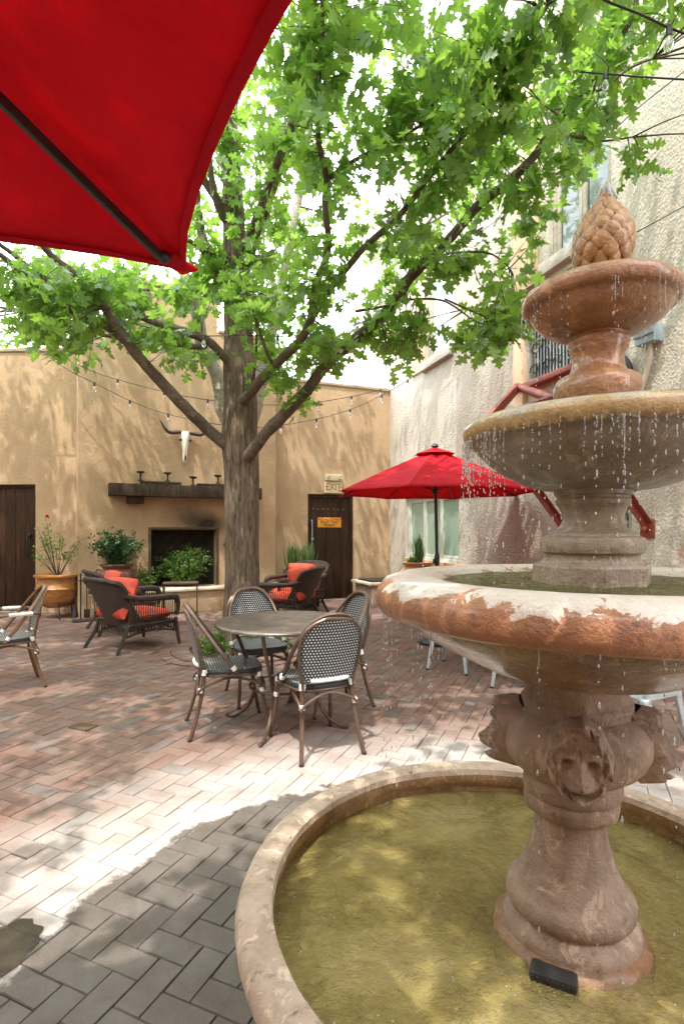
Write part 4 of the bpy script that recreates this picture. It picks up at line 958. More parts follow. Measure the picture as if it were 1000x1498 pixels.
B5 = [(352, 680, 6.4), (370, 658, 6.2), (390, 632, 6.05), (416, 606, 5.9), (434, 586, 5.8), (452, 567, 5.7), (476, 535, 5.55), (508, 506, 5.4), (534, 484, 5.3), (556, 466, 5.2), (574, 444, 5.1), (596, 410, 5.0), (622, 384, 4.9), (642, 366, 4.8), (660, 346, 4.75), (700, 300, 4.6), (732, 275, 4.5), (760, 250, 4.4), (785, 222, 4.35), (800, 200, 4.3), (825, 168, 4.25), (850, 135, 4.2), (878, 100, 4.15), (900, 66, 4.1), (925, 22, 4.0), (940, -60, 3.9)]
limb(B5, .072, .017)
limb([(352, 590, 6.35), (366, 575, 6.1), (376, 562, 5.95), (386, 551, 5.8), (400, 536, 5.6), (420, 517, 5.4), (436, 502, 5.25), (444, 490, 5.15), (452, 474, 5.05), (456, 462, 5.0)], .060, .038)
limb([(456, 466, 5.0), (457, 445, 4.9), (459, 425, 4.85), (466, 405, 4.75), (474, 385, 4.65), (480, 362, 4.55), (479, 335, 4.45), (475, 300, 4.35), (477, 262, 4.25), (470, 225, 4.15), (465, 200, 4.1), (466, 150, 4.0), (467, 100, 3.9), (471, 50, 3.8), (472, 0, 3.7), (478, -80, 3.6)], .035, .013)
limb([(456, 466, 5.0), (464, 450, 4.95), (474, 434, 4.9), (486, 418, 4.85), (499, 402, 4.75), (512, 386, 4.7), (528, 366, 4.6), (550, 346, 4.5), (570, 328, 4.4), (590, 308, 4.3), (605, 288, 4.25), (620, 268, 4.2), (638, 244, 4.1), (655, 225, 4.0), (680, 192, 3.9), (710, 158, 3.8), (735, 108, 3.65), (750, 75, 3.6), (775, 40, 3.5), (800, 8, 3.4), (830, -60, 3.3)], .034, .012)
limb([(477, 264, 4.25), (500, 245, 4.2), (530, 228, 4.15), (560, 211, 4.1), (595, 195, 4.05), (635, 170, 4.0), (665, 150, 3.9)], .018, .008)
limb([(348, 410, 6.35), (360, 385, 6.25), (370, 352, 6.2), (380, 325, 6.1), (390, 300, 6.0), (396, 282, 5.95), (410, 240, 5.9), (425, 190, 5.8), (430, 120, 5.7), (440, 20, 5.6)], .078, .03)
limb([(345, 420, 6.35), (325, 400, 6.3), (315, 385, 6.3), (302, 362, 6.2), (296, 345, 6.2), (288, 300, 6.1), (285, 230, 6.1)], .085, .04)
limb([(300, 372, 6.2), (288, 358, 6.1), (272, 350, 6.0), (255, 344, 5.8)], .03, .018)
limb([(335, 330, 6.3), (318, 300, 6.1), (308, 250, 5.9), (300, 180, 5.7)], .05, .025)
limb([(572, 447, 5.1), (590, 430, 5.2), (600, 395, 5.3), (606, 365, 5.4), (622, 330, 5.5)], .03, .014)
limb([(620, 384, 4.9), (650, 372, 4.9), (690, 368, 4.9), (720, 372, 4.9), (745, 392, 4.9)], .012, .006)
limb([(520, 455, 5.2), (560, 448, 5.1), (600, 438, 5.0), (640, 438, 4.95), (664, 448, 4.9), (700, 472, 4.85), (740, 478, 4.8)], .014, .005)
limb([(650, 437, 4.95), (690, 455, 4.9), (725, 468, 4.85), (740, 450, 4.8)], .009, .004)
limb([(800, 200, 4.3), (840, 200, 4.2), (880, 206, 4.1), (925, 200, 4.0)], .012, .005)
limb([(850, 135, 4.2), (880, 130, 4.0), (920, 100, 3.9), (955, 85, 3.8)], .012, .006)
limb([(400, 536, 5.6), (388, 510, 5.4), (372, 460, 5.2), (350, 400, 5.0)], .02, .008)
limb([(366, 575, 6.1), (372, 540, 5.9), (375, 490, 5.7), (372, 430, 5.5)], .02, .008)
# upper limbs out of the picture, over the courtyard
limb([(352, 380, 6.3), (420, 200, 5.2), (520, -50, 4.2), (640, -300, 3.6)], .05, .02)
limb([(343, 330, 6.3), (200, 120, 5.4), (60, -60, 4.8), (-80, -250, 4.4)], .05, .02)
limb([(340, 250, 6.3), (300, -20, 5.4), (330, -300, 4.6)], .05, .02)
NB = len(BR); BP = np.array([list(b[0]) for b in BR]); BPX = np.stack([500+F*BP[:, 0]/BP[:, 1], YH-F*(BP[:, 2]-H)/BP[:, 1]], 1)
def inpoly(x, y, poly):
    c = False; j = len(poly)-1
    for i in range(len(poly)):
        xi, yi = poly[i]; xj, yj = poly[j]
        if (yi > y) != (yj > y) and x < (xj-xi)*(y-yi)/(yj-yi)+xi: c = not c
        j = i
    return c
# crown regions seen from the courtyard (outline, number of sprays)
REG = [
 ([(270, 395), (300, 225), (350, 130), (420, 0), (985, 0), (985, 40), (950, 130), (905, 165), (960, 185), (935, 250), (880, 262), (835, 250), (825, 330), (795, 345), (765, 420), (735, 415), (700, 380), (690, 400), (640, 405), (600, 400), (560, 470), (500, 480), (455, 505), (400, 520), (380, 480), (350, 470), (330, 410), (295, 420)], 215),
 ([(420, 0), (960, 0), (900, 110), (850, 230), (740, 330), (640, 340), (520, 420), (400, 430), (300, 400), (330, 200)], 95),
 ([(0, 380), (160, 388), (145, 440), (120, 480), (135, 520), (130, 545), (95, 545), (60, 520), (0, 500)], 84),
 ([(70, 388), (200, 392), (190, 450), (110, 470), (80, 450)], 26),
 ([(160, 392), (205, 396), (200, 440), (165, 445)], 24), ([(255, 400), (290, 410), (295, 450), (262, 455)], 16),
 ([(190, 455), (235, 445), (245, 475), (215, 500), (180, 495)], 14),
 ([(245, 480), (290, 515), (310, 560), (280, 545), (245, 525)], 14),
 ([(375, 500), (420, 520), (440, 590), (430, 605), (395, 560)], 16),
 ([(450, 490), (515, 490), (520, 520), (470, 535), (440, 520)], 18),
 ([(560, 480), (600, 500), (605, 530), (570, 520)], 12),
 ([(640, 380), (690, 370), (700, 420), (660, 425)], 8), ([(675, 480), (760, 455), (765, 500), (700, 515)], 22), ([(700, 430), (765, 440), (760, 470), (715, 470)], 8),
 ([(600, 470), (625, 495), (605, 530), (580, 520)], 6),
 ([(275, 392), (400, 370), (425, 465), (385, 485), (345, 465), (295, 440)], 46),
 ([(300, 240), (345, 140), (415, 10), (470, 10), (470, 370), (290, 380)], 60),
]
GAPS = [(612, 262, 24), (305, 262, 16), (575, 470, 14), (690, 395, 18), (420, 470, 10), (452, 468, 9), (610, 420, 14), (655, 430, 20), (935, 120, 14), (300, 320, 8), (760, 300, 10), (555, 410, 9), (505, 440, 10), (720, 60, 8), (660, 30, 8), (225, 430, 16), (440, 210, 8), (630, 200, 7)]
def in_gap(x, y): return any((x-a)**2+(y-b)**2 < r*r for a, b, r in GAPS)
SUNPATCH = [(165, 1165), (255, 1110), (330, 1070), (450, 1078), (560, 1060), (700, 1068), (800, 1075), (800, 1120), (650, 1135), (560, 1140), (500, 1165), (420, 1215), (300, 1270), (150, 1335), (30, 1325), (70, 1240), (160, 1210)]
def shadow_px(p):
    g_ = p-SUN*(p.z/SUN.z)
    if g_.y < .4: return None
    return 500+F*g_.x/g_.y, YH+F*H/g_.y
LP, LD, LS = [], [], []; twigs = MB()
def spray(c, root, n, size):
    size *= random.uniform(.82, 1.15)
    ax = (c-root); L = ax.length
    if L > .02 and L < 2.5:
        mid = root.lerp(c, .5)+Vector((random.gauss(0, .04), random.gauss(0, .04), random.gauss(.02, .04)))*min(1, L*2)
        twigs.tube([root, mid, c], [.0045+.003*L, .0035, .0018], 4, 2, cap=False)
    axd = ax.normalized() if L > .01 else Vector((0, 0, 1))
    for k in range(n):
        t = random.random()**.8; b = c-axd*(t*min(.42, L))
        d = Vector((random.gauss(0, 1), random.gauss(0, 1), random.gauss(-.3, .6)))+axd*.7
        d.normalize(); st = random.uniform(.02, .17)
        LP.append(tuple(b+d*st)); LD.append(tuple(d)); LS.append(size*random.uniform(.65, 1.2))
nvis = 0
for poly, cnt in REG:
    xs = [p[0] for p in poly]; ys = [p[1] for p in poly]; k = 0
    while k < cnt:
        x, y = random.uniform(min(xs), max(xs)), random.uniform(min(ys), max(ys))
        if not inpoly(x, y, poly): continue
        k += 1
        d2 = (BPX[:, 0]-x)**2+(BPX[:, 1]-y)**2
        near = np.argsort(d2)[:24]; i = int(near[int(random.random()**1.5*len(near))])
        Y = max(3.1, BP[i][1]+random.gauss(0, .35)); c = at(x, y, Y)
        if in_gap(x, y): continue
        # nearest real branch point as the root
        dd = ((BP-np.array(c))**2).sum(1); j = int(np.argmin(dd)); 
        if dd[j] > 1.6**2: continue
        root = Vector(BP[j]); spray(c, root, random.randint(9, 14), .132)
# crown above and beside the picture: shades the courtyard
k = 0
while k < 1150:
    Y = random.uniform(-.6, 11.5); x = random.uniform(-6.5, 3.4); z = random.uniform(3.7, 8.2)
    e = ((x+1.35)/5.3)**2+((Y-5.6)/5.9)**2+((z-4.6)/4.0)**2
    if e > 1 or x > 1+.3125*(11.4-Y)-.35: continue
    c = Vector((x, Y, z))
    if Y > .3:
        px, py = 500+F*x/Y, YH-F*(z-H)/Y
        if -40 < px < 1040 and py > -45: continue
    s = shadow_px(c)
    if s and inpoly(s[0], s[1], SUNPATCH) and random.random() < .97: k += .5; continue
    k += 1
    dd = ((BP-np.array(c))**2).sum(1); root = Vector(BP[int(np.argmin(dd))])
    spray(c, root if (root-c).length < 2.4 else c+Vector((0, .2, -.1)), 17, .125)
# sprays that throw shade on the walls and the fountain, kept inside the crown
UMB = [(-900, -900), (420, -900), (420, 0), (350, 125), (300, 225), (272, 380), (0, 365), (-900, 365)]
def shade(fn, cnt, h0, h1, keep):
    k = tries = 0
    while k < cnt and tries < cnt*30:
        tries += 1; p = fn(); c = p+SUN*random.uniform(h0, h1)
        if c.y > .3:
            px, py = 500+F*c.x/c.y, YH-F*(c.z-H)/c.y
            vis = -20 < px < 1020 and py > -20
            if vis and c.y < 3.4: continue
            if vis and not (inpoly(px, py, UMB) or (inpoly(px, py, REG[0][0]) and not in_gap(px, py))): continue
        elif c.z < 3.2: continue
        s_ = shadow_px(c)
        if s_ and inpoly(s_[0], s_[1], SUNPATCH): continue
        if random.random() > keep: continue
        k += 1; dd = ((BP-np.array(c))**2).sum(1); root = Vector(BP[int(np.argmin(dd))])
        spray(c, root if (root-c).length < 2.4 else c+Vector((.05, .15, -.1)), 15, .12)
shade(lambda: WL.P(random.uniform(3.2, WL.L), random.uniform(0, 4.2)), 70, 2, 7, 1)
shade(lambda: WB.P(random.uniform(0, WB.L), random.uniform(0, 4.6)), 95, 2, 7, 1)
shade(lambda: WE.P(random.uniform(0, WE.L), random.uniform(0, 4.0)), 60, 2, 8, 1)
shade(lambda: WR.P(random.uniform(3, 9), random.uniform(0, 5)), 60, 1.5, 6, 1)
shade(lambda: Vector((random.uniform(.3, 1.3), random.uniform(1.1, 2.1), random.uniform(.9, 2.2))), 110, 2.2, 5.0, 1)
shade(lambda: Vector((random.uniform(-.2, 1.3), random.uniform(.8, 2.2), .3)), 70, 3.0, 5.5, 1)
leaves('leaves', M['leaf'], LP, LD, LS, 'oak', tree, TREE, jit=1.15)
twigs.build('twigs', M['twig'], tree, TREE, smooth=0)
print('leaves', len(LP))
# ------------------------------------------------------------------ umbrellas
def canopy_panels(center, R, z_edge, z_top, n, phase, sag, drop=.0, nu=13, nv=15):
    """panels of a ribbed canopy; sag pulls the hem in between the tips"""
    vs, fs = [], []
    for k in range(n):
        a0, a1 = phase+2*PI*k/n, phase+2*PI*(k+1)/n
        t0 = Vector((math.cos(a0), math.sin(a0), 0))*R; t1 = Vector((math.cos(a1), math.sin(a1), 0))*R; o = len(vs)
        for j in range(nv):
            v = j/(nv-1)
            for i in range(nu):
                u = i/(nu-1); w = 4*u*(1-u); w2 = w**.75
                p = t0.lerp(t1, u)*v*(1-sag*w2*v)
                z = z_top+(z_edge-z_top)*(v**1.08)-.02*w*math.sin(PI*v)*R+.03*w*v*R*sag*3
                vs.append((center[0]+p.x, center[1]+p.y, z))
        fs += [(o+j*nu+i, o+j*nu+i+1, o+(j+1)*nu+i+1, o+(j+1)*nu+i) for j in range(nv-1) for i in range(nu-1)]
    return vs, fs
def umbrella(name, c, R, ze, ztop, n, phase, sag, label, lean_top=(0, 0), base=True, vent=True, poler=.019, ribdrop=.012, edge=.02):
    th = thing(name, (c[0], c[1], 0), label, 'umbrella'); L = th.location
    tx, ty = c[0]+lean_top[0], c[1]+lean_top[1]
    vs, fs = canopy_panels((tx, ty), R, ze, ztop, n, phase, sag)
    mb = MB(); mb.add(vs, fs); mb.build('canopy', M['red'], th, L, smooth=25, solid=.0012)
    # hem
    mb = MB()
    for k in range(n):
        o = k*13*15+14*13; pts = [Vector(vs[o+i]) for i in range(13)]
        for i in range(12):
            a, b = pts[i], pts[i+1]; mid = Vector((tx, ty, 0)); da = (a-mid); da.z = 0; da.normalize(); db = (b-mid); db.z = 0; db.normalize()
            mb.add([a-da*edge-Vector((0, 0, .004-edge*.25)), b-db*edge-Vector((0, 0, .004-edge*.25)), b+Vector((0, 0, -.004)), a+Vector((0, 0, -.004))], [(0, 1, 2, 3)])
    mb.build('hem', M['red'], th, L, smooth=0, solid=.002)
    for k in range(n):
        a = phase+2*PI*k/n; d = Vector((math.cos(a), math.sin(a), 0)); cc = Vector((tx, ty, 0))
        e = cc+d*(R*.955); e.z = ze+(ztop-ze)*.045-ribdrop; s = cc+d*.03; s.z = ztop-ribdrop*2
        mid = (e+s)/2; mid.z += .012-(ztop-ze)*.02
        mb = MB(); dd = (e-s); rot = dd.to_track_quat('Y', 'Z').to_matrix(); mb.box((e+s)/2-Vector((0, 0, .006)), (.009, dd.length, .018), rot=rot, bev=.002)
        mb.sphere(e, (.014, .014, .012), 8, 6); r_ = mb.build('rib', M['black_plastic'], th, L)
        mb = MB(); q = s.lerp(e, .48)-Vector((0, 0, .012)); hub = Vector((tx*.96+c[0]*.04, ty*.96+c[1]*.04, ztop-(ztop-ze)*.95)); mb.tube([hub, q], .006, 6, 1); mb.build('strut', M['black_plastic'], th, L)
        mb = MB(); tp = cc+d*R*.985; tp.z = ze+.004; rr = Matrix.Rotation(a, 3, 'Z'); mb.box(tp-Vector((0, 0, .004)), (.07, .045, .006), rot=rr, bev=.002); mb.build('tip_pocket', M['red'], th, L)
    mb = MB(); mb.tube([(c[0], c[1], .05), (c[0]+lean_top[0]*.45, c[1]+lean_top[1]*.45, 1.1), (tx, ty, ztop+.02)], poler, 14, 1); mb.build('pole', M['black_plastic'], th, L)
    mb = MB(); hz = ztop-(ztop-ze)*.95; mb.lathe([(.001, hz-.03), (.036, hz-.03), (.036, hz+.03), (.001, hz+.03)], c=(tx, ty), n=16, cap=False); mb.build('hub', M['black_plastic'], th, L)
    if vent:
        vv, ff = canopy_panels((tx, ty), R*.20, ztop-.055, ztop+.035, n, phase, sag*.3); mb = MB(); mb.add(vv, ff); mb.build('vent_cap', M['red'], th, L, smooth=25, solid=.0012)
        mb = MB(); mb.lathe([(.001, ztop+.085), (.03, ztop+.075), (.05, ztop+.045), (.03, ztop+.03), (.001, ztop+.03)], c=(tx, ty), n=16, cap=False); mb.build('finial', M['black_plastic'], th, L)
    q = .42; hx, hy = c[0]+lean_top[0]*q, c[1]+lean_top[1]*q
    mb = MB(); mb.lathe([(.02, .96), (.030, .975), (.034, 1.01), (.034, 1.06), (.028, 1.10), (.02, 1.11)], c=(hx, hy), n=14); mb.tube([(hx, hy, 1.03), (hx-.045, hy-.03, 1.03), (hx-.05, hy-.035, .98)], .012, 8, 1); mb.build('crank_housing', M['black_plastic'], th, L)
    if base:
        mb = MB(); mb.lathe([(.001, 0), (.25, .0), (.255, .03), (.23, .06), (.05, .085), (.032, .10), (.032, .30), (.001, .30)], c=c[:2], n=32, cap=False); mb.build('base', M['black_plastic'], th, L)
    return th
umbrella('red_umbrella', (1.19, 6.75), 1.27, 1.845, 2.385, 8, math.radians(-22), .05, 'red patio umbrella open in front of the green blinded window', lean_top=(-.045, 0))
# near umbrella over the camera
tip = at(271, 393, 1.13); bis = math.radians(244.7); Rn = 1.36
cn = (tip.x+Rn*math.cos(bis), tip.y+Rn*math.sin(bis))
umbrella('near_umbrella', cn, Rn, tip.z, tip.z+.37, 6, bis+PI, .085, 'big red umbrella canopy close overhead at the top left', vent=True, edge=.017, poler=.022, ribdrop=.02)

# ------------------------------------------------------------------ bistro chairs and table
def bistro_chair(label, arms=False, fm='frame', group='woven bistro chairs'):
    t = thing('bistro_chair', (0, 0, 0), label, 'chair', group=group); fm_ = M[fm]
    # seat: rounded trapezoid slab
    def seat_out(q):
        x = .215*math.copysign(abs(math.cos(q))**.55, math.cos(q)); y = .215*math.copysign(abs(math.sin(q))**.6, math.sin(q)); x *= 1+.10*y/.2; return x, y
    mb = MB(); n = 40; vs = []; uv = []; ed = []
    rings = [(0., .448, 0), (.35, .4485, 0), (.7, .450, 0), (.90, .452, 0), (.955, .452, 0), (.97, .451, 1), (1.0, .444, 1), (1.0, .425, 1), (.9, .420, 1), (0, .420, 1)]
    for s, z, e in rings:
        for k in range(n):
            x, y = seat_out(2*PI*k/n); vs.append((x*s, y*s, z)); uv.append((x*s, y*s)); ed.append(e)
    fs = [(i*n+k, i*n+(k+1) % n, (i+1)*n+(k+1) % n, (i+1)*n+k) for i in range(len(rings)-1) for k in range(n)]
    mb.v, mb.f = vs, fs; mb.build('seat', M['weave'], t, uv=uv, attrs={'edge': ed}, smooth=50)
    # back panel
    def bw(v):  # half width by height fraction
        return .165+.035*math.sin(min(1, v/.55)*PI/2) if v < .6 else .20*math.sqrt(max(0, 1-((v-.6)/.4)**2))
    def bp_(u, v, off=0): 
        w_ = bw(v*.995); x = (u*2-1)*w_; z = .462+v*.405; y = -.195-.085*v-.045*(1-(x/.2)**2)*.8; return Vector((x, y+off, z))
    nu, nv = 17, 28; vs, uv, ed, fs = [], [], [], []
    for side, off in ((0, .004), (1, -.004)):
        for j in range(nv):
            for i in range(nu):
                p = bp_(i/(nu-1), j/(nv-1), off); vs.append(tuple(p)); uv.append((p.x, p.z)); ed.append(1 if i in (0, nu-1) else 0)
        o = side*nu*nv; fs += [(o+j*nu+i, o+j*nu+i+1, o+(j+1)*nu+i+1, o+(j+1)*nu+i) for j in range(nv-1) for i in range(nu-1)]
    mb = MB(); mb.v, mb.f = vs, fs; mb.build('back_panel', M['weave'], t, uv=uv, attrs={'edge': ed}, smooth=50)
    mb = MB(); vv = [0, .15, .3, .45, .6, .72, .83, .91, .965, 1.0]
    pts = [bp_(0, v)+Vector((-.006, 0, 0)) for v in vv]+[bp_(1, v)+Vector((.006, 0, 0)) for v in vv[::-1][1:]]
    mb.tube([pts[0]-Vector((0, 0, .05))]+pts+[pts[-1]-Vector((0, 0, .05))], .0105, 8, 3); mb.build('inner_hoop', fm_, t)
    for i, (r, rad) in enumerate(((0, .0135), (.022, .009))):
        hp = []
        for q in np.linspace(0, PI, 17):
            x = -(.222+r*.3)*math.copysign(abs(math.cos(q))**.75, math.cos(q)); s_ = math.sin(q)**.8
            hp.append(Vector((x, .03-.33*s_-.02*s_*(1-s_)-r*.5, .43+.452*s_+r*.35*s_)))
        mb = MB(); mb.tube(hp, rad, 8, 3); mb.build('outer_hoop', fm_, t)
    mb = MB(); W = []
    for sx in (-1, 1):
        for nm, a, m_, b in (('leg', (.188, .17, .44), (.20, .20, .25), (.222, .25, 0)), ('leg', (.165, -.185, .47), (.178, -.215, .25), (.21, -.285, 0))):
            mb = MB(); mb.tube([(a[0]*sx, a[1], a[2]), (m_[0]*sx, m_[1], m_[2]), (b[0]*sx, b[1], b[2])], [.0145, .014, .0135], 10, 4); l = mb.build('leg', fm_, t)
            mb = MB(); mb.tube([(b[0]*sx, b[1], -.0), (b[0]*sx, b[1]-.001, .014)], .0155, 10, 1); mb.build('foot_cap', M['black_plastic'], l)
            for z_, q in ((.405, 0), (.30, 0)):
                tt = (.44-z_)/.44; p = Vector((a[0]*sx, a[1], a[2])).lerp(Vector((b[0]*sx, b[1], b[2])), tt)
                W.append((p, Vector((b[0]*sx-a[0]*sx, b[1]-a[1], b[2]-a[2])).normalized(), .0195, .030))
    for sx in (-1, 1): W.append((Vector((.224*sx, .0, .465)), Vector((.02*sx, -.6, 1)).normalized(), .020, .03)); W.append((Vector((.165*sx, -.19, .445)), Vector((0, -.1, 1)).normalized(), .021, .026))
    for p, d, r, L in W:
        mb = MB(); m_ = 6; prof = []
        pts = [p+d*(L*(i/(2*m_)-.5)) for i in range(2*m_+1)]; mb.tube(pts, [r if i % 2 else r*.86 for i in range(2*m_+1)], 10, 1); mb.build('binding', M['wrap'], t)
    mb = MB(); pts = [(-.125, -.222, .478), (-.06, -.240, .478), (.06, -.240, .478), (.125, -.222, .478)]; mb.tube(pts, .012, 8, 4); mb.build('binding', M['wrap'], t)
    # seat rail and curved braces
    mb = MB(); mb.tube([(seat_out(q)[0]*.97, seat_out(q)[1]*.97, .412) for q in np.linspace(0, 2*PI, 33)], .0105, 8, 1, cap=False); mb.build('seat_rail', fm_, t)
    for (x0, y0, x1, y1) in ((-.205, .215, .205, .215), (-.192, -.235, .192, -.235), (-.205, .215, -.192, -.235), (.205, .215, .192, -.235)):
        mb = MB(); cx, cy = (x0+x1)/2*.93, (y0+y1)/2*.93; mb.tube([(x0, y0, .30), (x0*.8+cx*.2, y0*.8+cy*.2, .345), (cx, cy, .395), (x1*.8+cx*.2, y1*.8+cy*.2, .345), (x1, y1, .30)], .009, 8, 4); mb.build('brace', fm_, t)
    if arms:
        for sx in (-1, 1):
            mb = MB(); mb.tube([(.205*sx, -.245, .66), (.25*sx, -.12, .668), (.265*sx, .06, .665), (.25*sx, .17, .64), (.225*sx, .19, .54), (.20*sx, .19, .42)], .013, 8, 4); mb.build('armrest', fm_, t)
            mb = MB(); pts = [Vector((.232*sx, -.18, .666)), Vector((.255*sx, -.08, .669)), Vector((.263*sx, .0, .668))]; mb.tube(pts, .018, 10, 4); mb.build('binding', M['wrap'], t)
    return t
def place(o, x, y, hx, hy):
    o.location = (x, y, 0); o.rotation_euler.z = math.atan2(hy, hx)-PI/2; return o
bc = bistro_chair('black and white woven chair seen from behind, nearest the camera at the round table'); place(bc, -.175, 3.58, -.435, .9)
for (x, y, hx, hy, lab) in ((-.80, 3.90, .947, .32, 'black and white woven chair left of the round table, turned side on'),
                            (-.70, 4.58, .40, -.92, 'black and white woven chair behind the round table, in front of the tree trunk'),
                            (-.10, 4.36, -.86, -.50, 'black and white woven chair right of the round table, nearest the umbrella')):
    c = copy_tree(bc); c['label'] = lab; place(c, x, y, hx, hy)
ac = bistro_chair('woven armchair with brown frame and white bound arms cut off at the left edge', True, 'frame_wood'); place(ac, -2.99, 4.86, -.80, -.6)
tb = thing('round_table', (-.41, 3.97, 0), 'round dark bronze metal table between the woven chairs', 'table')
mb = MB(); mb.lathe([(.001, .742), (.3, .741), (.47, .7415), (.492, .741), (.500, .736), (.503, .728), (.500, .719), (.485, .716), (.3, .716), (.001, .716)], n=80, cap=False); mb.build('tabletop', M['tabletop'], tb)
for k in range(4):
    a = math.radians(255+90*k); d = Vector((math.cos(a), math.sin(a), 0)); s = Vector((-d.y, d.x, 0))
    mb = MB(); P = [(.41, .715), (.40, .66), (.33, .50), (.26, .34), (.25, .20), (.31, .08), (.42, .012), (.47, .02)]
    mb.tube([tuple(d*r+Vector((0, 0, z))) for r, z in P], .0135, 8, 4); mb.build('leg', M['frame'], tb)
mb = MB(); mb.tube([(.255*math.cos(q), .255*math.sin(q), .28) for q in np.linspace(0, 2*PI, 33)], .009, 8, 1, cap=False); mb.build('stretcher_ring', M['frame'], tb)

# ------------------------------------------------------------------ wicker armchairs
def cushion(parent, name, c, size, rot, puff=.5):
    mb = MB(); n, m_ = 18, 18
    sx, sy, sz = size
    for side in (1, -1):
        def f(u, v):
            x, y = u*2-1, v*2-1; e = (1-x**4)*(1-y**4); z = side*sz/2*(e**.45)
            z -= side*.012*math.exp(-((x*x+y*y)/.02)) ; z += .004*mnoise.noise(Vector((x*3, y*3, side)))
            q = 1+.0*e; kx = 1-.05*y*y; return Vector((x*sx/2*kx, y*sy/2*(1-.05*x*x), z))
        mb.grid(lambda u, v: Vector(c)+rot @ f(u, v), n, m_)
    return mb.build(name, M['cushion'], parent, smooth=180)
def wicker_chair(label, group='brown wicker armchairs', seatc=True):
    t = thing('wicker_chair', (0, 0, 0), label, 'armchair', group=group)
    def sheet(name, fn, nu, nv, th=.028, parent=None, us=.7, vs_=.6):
        mb = MB(); mb.grid(fn, nu, nv); uv = [((i/(nu-1))*us, (j/(nv-1))*vs_) for j in range(nv) for i in range(nu)]
        o = mb.build(name, M['wicker'], parent or t, uv=uv, smooth=60); md = o.modifiers.new('t', 'SOLIDIFY'); md.thickness = th; md.offset = 0; return o
    # curved back, leaning, with wings running into the arms
    def back(u, v):
        a = (u*2-1); x = a*(.31+.05*v); y = -.27-.235*v-.05*math.cos(a*PI/2)+.17*abs(a)**3*(1-v*.55); z = .27+.56*v-.05*abs(a)**3*v; return Vector((x, y, z))
    sheet('back', back, 25, 18)
    mb = MB(); pts = [back(u, 1.0)+Vector((0, -.012, .006)) for u in np.linspace(0, 1, 15)]; pts = [back(0, .80)+Vector((-.01, 0, 0))]+pts+[back(1, .80)+Vector((.01, 0, 0))]
    mb.tube(pts, .027, 10, 2); uvn = [(i % 10/10*.1, i/10*.03) for i in range(len(mb.v))]; mb.build('top_roll', M['wicker'], t, uv=uvn)
    for sx in (-1, 1):
        mb = MB(); pts = [(.35*sx, -.40, .66), (.375*sx, -.28, .62), (.385*sx, -.05, .60), (.385*sx, .18, .595), (.38*sx, .28, .58), (.375*sx, .32, .50), (.365*sx, .31, .36)]
        mb.tube(pts, [.028, .032, .036, .040, .040, .030, .022], 10, 4)
        for i, v in enumerate(mb.v): mb.v[i] = (v[0]*1.0, v[1], v[2])
        uvn = [(i % 10/10*.1, i/10*.02) for i in range(len(mb.v))]; mb.build('armrest', M['wicker'], t, uv=uvn)
        def side(u, v, sx=sx): y = -.33+.64*u; zt_ = .60-.02*u; return Vector((sx*(.355+.015*v), y, .30+(zt_-.30)*v))
        mb = MB()
        for i in range(22):
            u = i/21; a = side(u, 0); b = side(u, 1); mb.tube([a, b], .0055, 5, 1)
        for v in (.0, .33, .95): mb.tube([side(0, v), side(.5, v), side(1, v)], .008, 6, 1)
        mb.build('side_panel', M['wicker'], t, uv=[(v[1]*.3, v[2]*.3) for v in mb.v], smooth=60)
        for fy in (1, -1):
            if fy > 0: P = [(.345*sx, .31, .33), (.35*sx, .325, .18), (.365*sx, .345, .03), (.37*sx, .352, .0)]
            else: P = [(.30*sx, -.30, .33), (.31*sx, -.36, .18), (.335*sx, -.45, .03), (.34*sx, -.46, .0)]
            mb = MB(); mb.tube(P, [.024, .022, .02, .026], 8, 4); mb.build('leg', M['wicker'], t, uv=[(i % 8/8*.08, i/8*.02) for i in range(len(mb.v))])
    mb = MB(); mb.box((0, .0, .285), (.70, .64, .05), 0, .015); mb.build('seat_frame', M['wicker'], t, uv=[(v[0], v[1]+v[2]) for v in mb.v])
    for (x0, y0, x1, y1) in ((-.33, .325, .33, .325), (-.33, .30, -.30, -.32), (.33, .30, .30, -.32), (-.3, -.33, .3, -.33)):
        mb = MB(); n = 15
        for i in range(n):
            u = i/(n-1); x, y = x0+(x1-x0)*u, y0+(y1-y0)*u; dz = .05+.045*abs(u*2-1)**2; mb.tube([(x, y, .265), (x, y, .265-dz)], .005, 5, 1)
        mb.tube([(x0+(x1-x0)*u, y0+(y1-y0)*u, .265-(.05+.045*abs(u*2-1)**2)) for u in np.linspace(0, 1, 9)], .011, 6, 2)
        mb.build('skirt', M['wicker'], t, uv=[(v[0]+v[1], v[2]) for v in mb.v])
    cushion(t, 'seat_cushion', (0, .02, .375), (.62, .60, .15), Matrix.Identity(3))
    cushion(t, 'back_cushion', (0, -.255, .60), (.60, .50, .16), Matrix.Rotation(math.radians(68), 3, 'X'))
    return t
wc = wicker_chair('brown wicker armchair with orange cushions, seen from behind at the left'); place(wc, -2.50, 6.66, .586, .81)
for (x, y, hx, hy, lab) in ((-3.02, 7.72, .80, .60, 'brown wicker armchair half hidden behind the other one, beside the shrub pot'),
                            (-.84, 8.25, -.93, .36, 'dark wicker armchair right of the tree trunk, its back towards the exit door'),
                            (-.78, 9.15, -.55, -.83, 'wicker armchair with its orange back cushion showing beyond the tree trunk')):
    c = copy_tree(wc); c['label'] = lab; place(c, x, y, hx, hy)
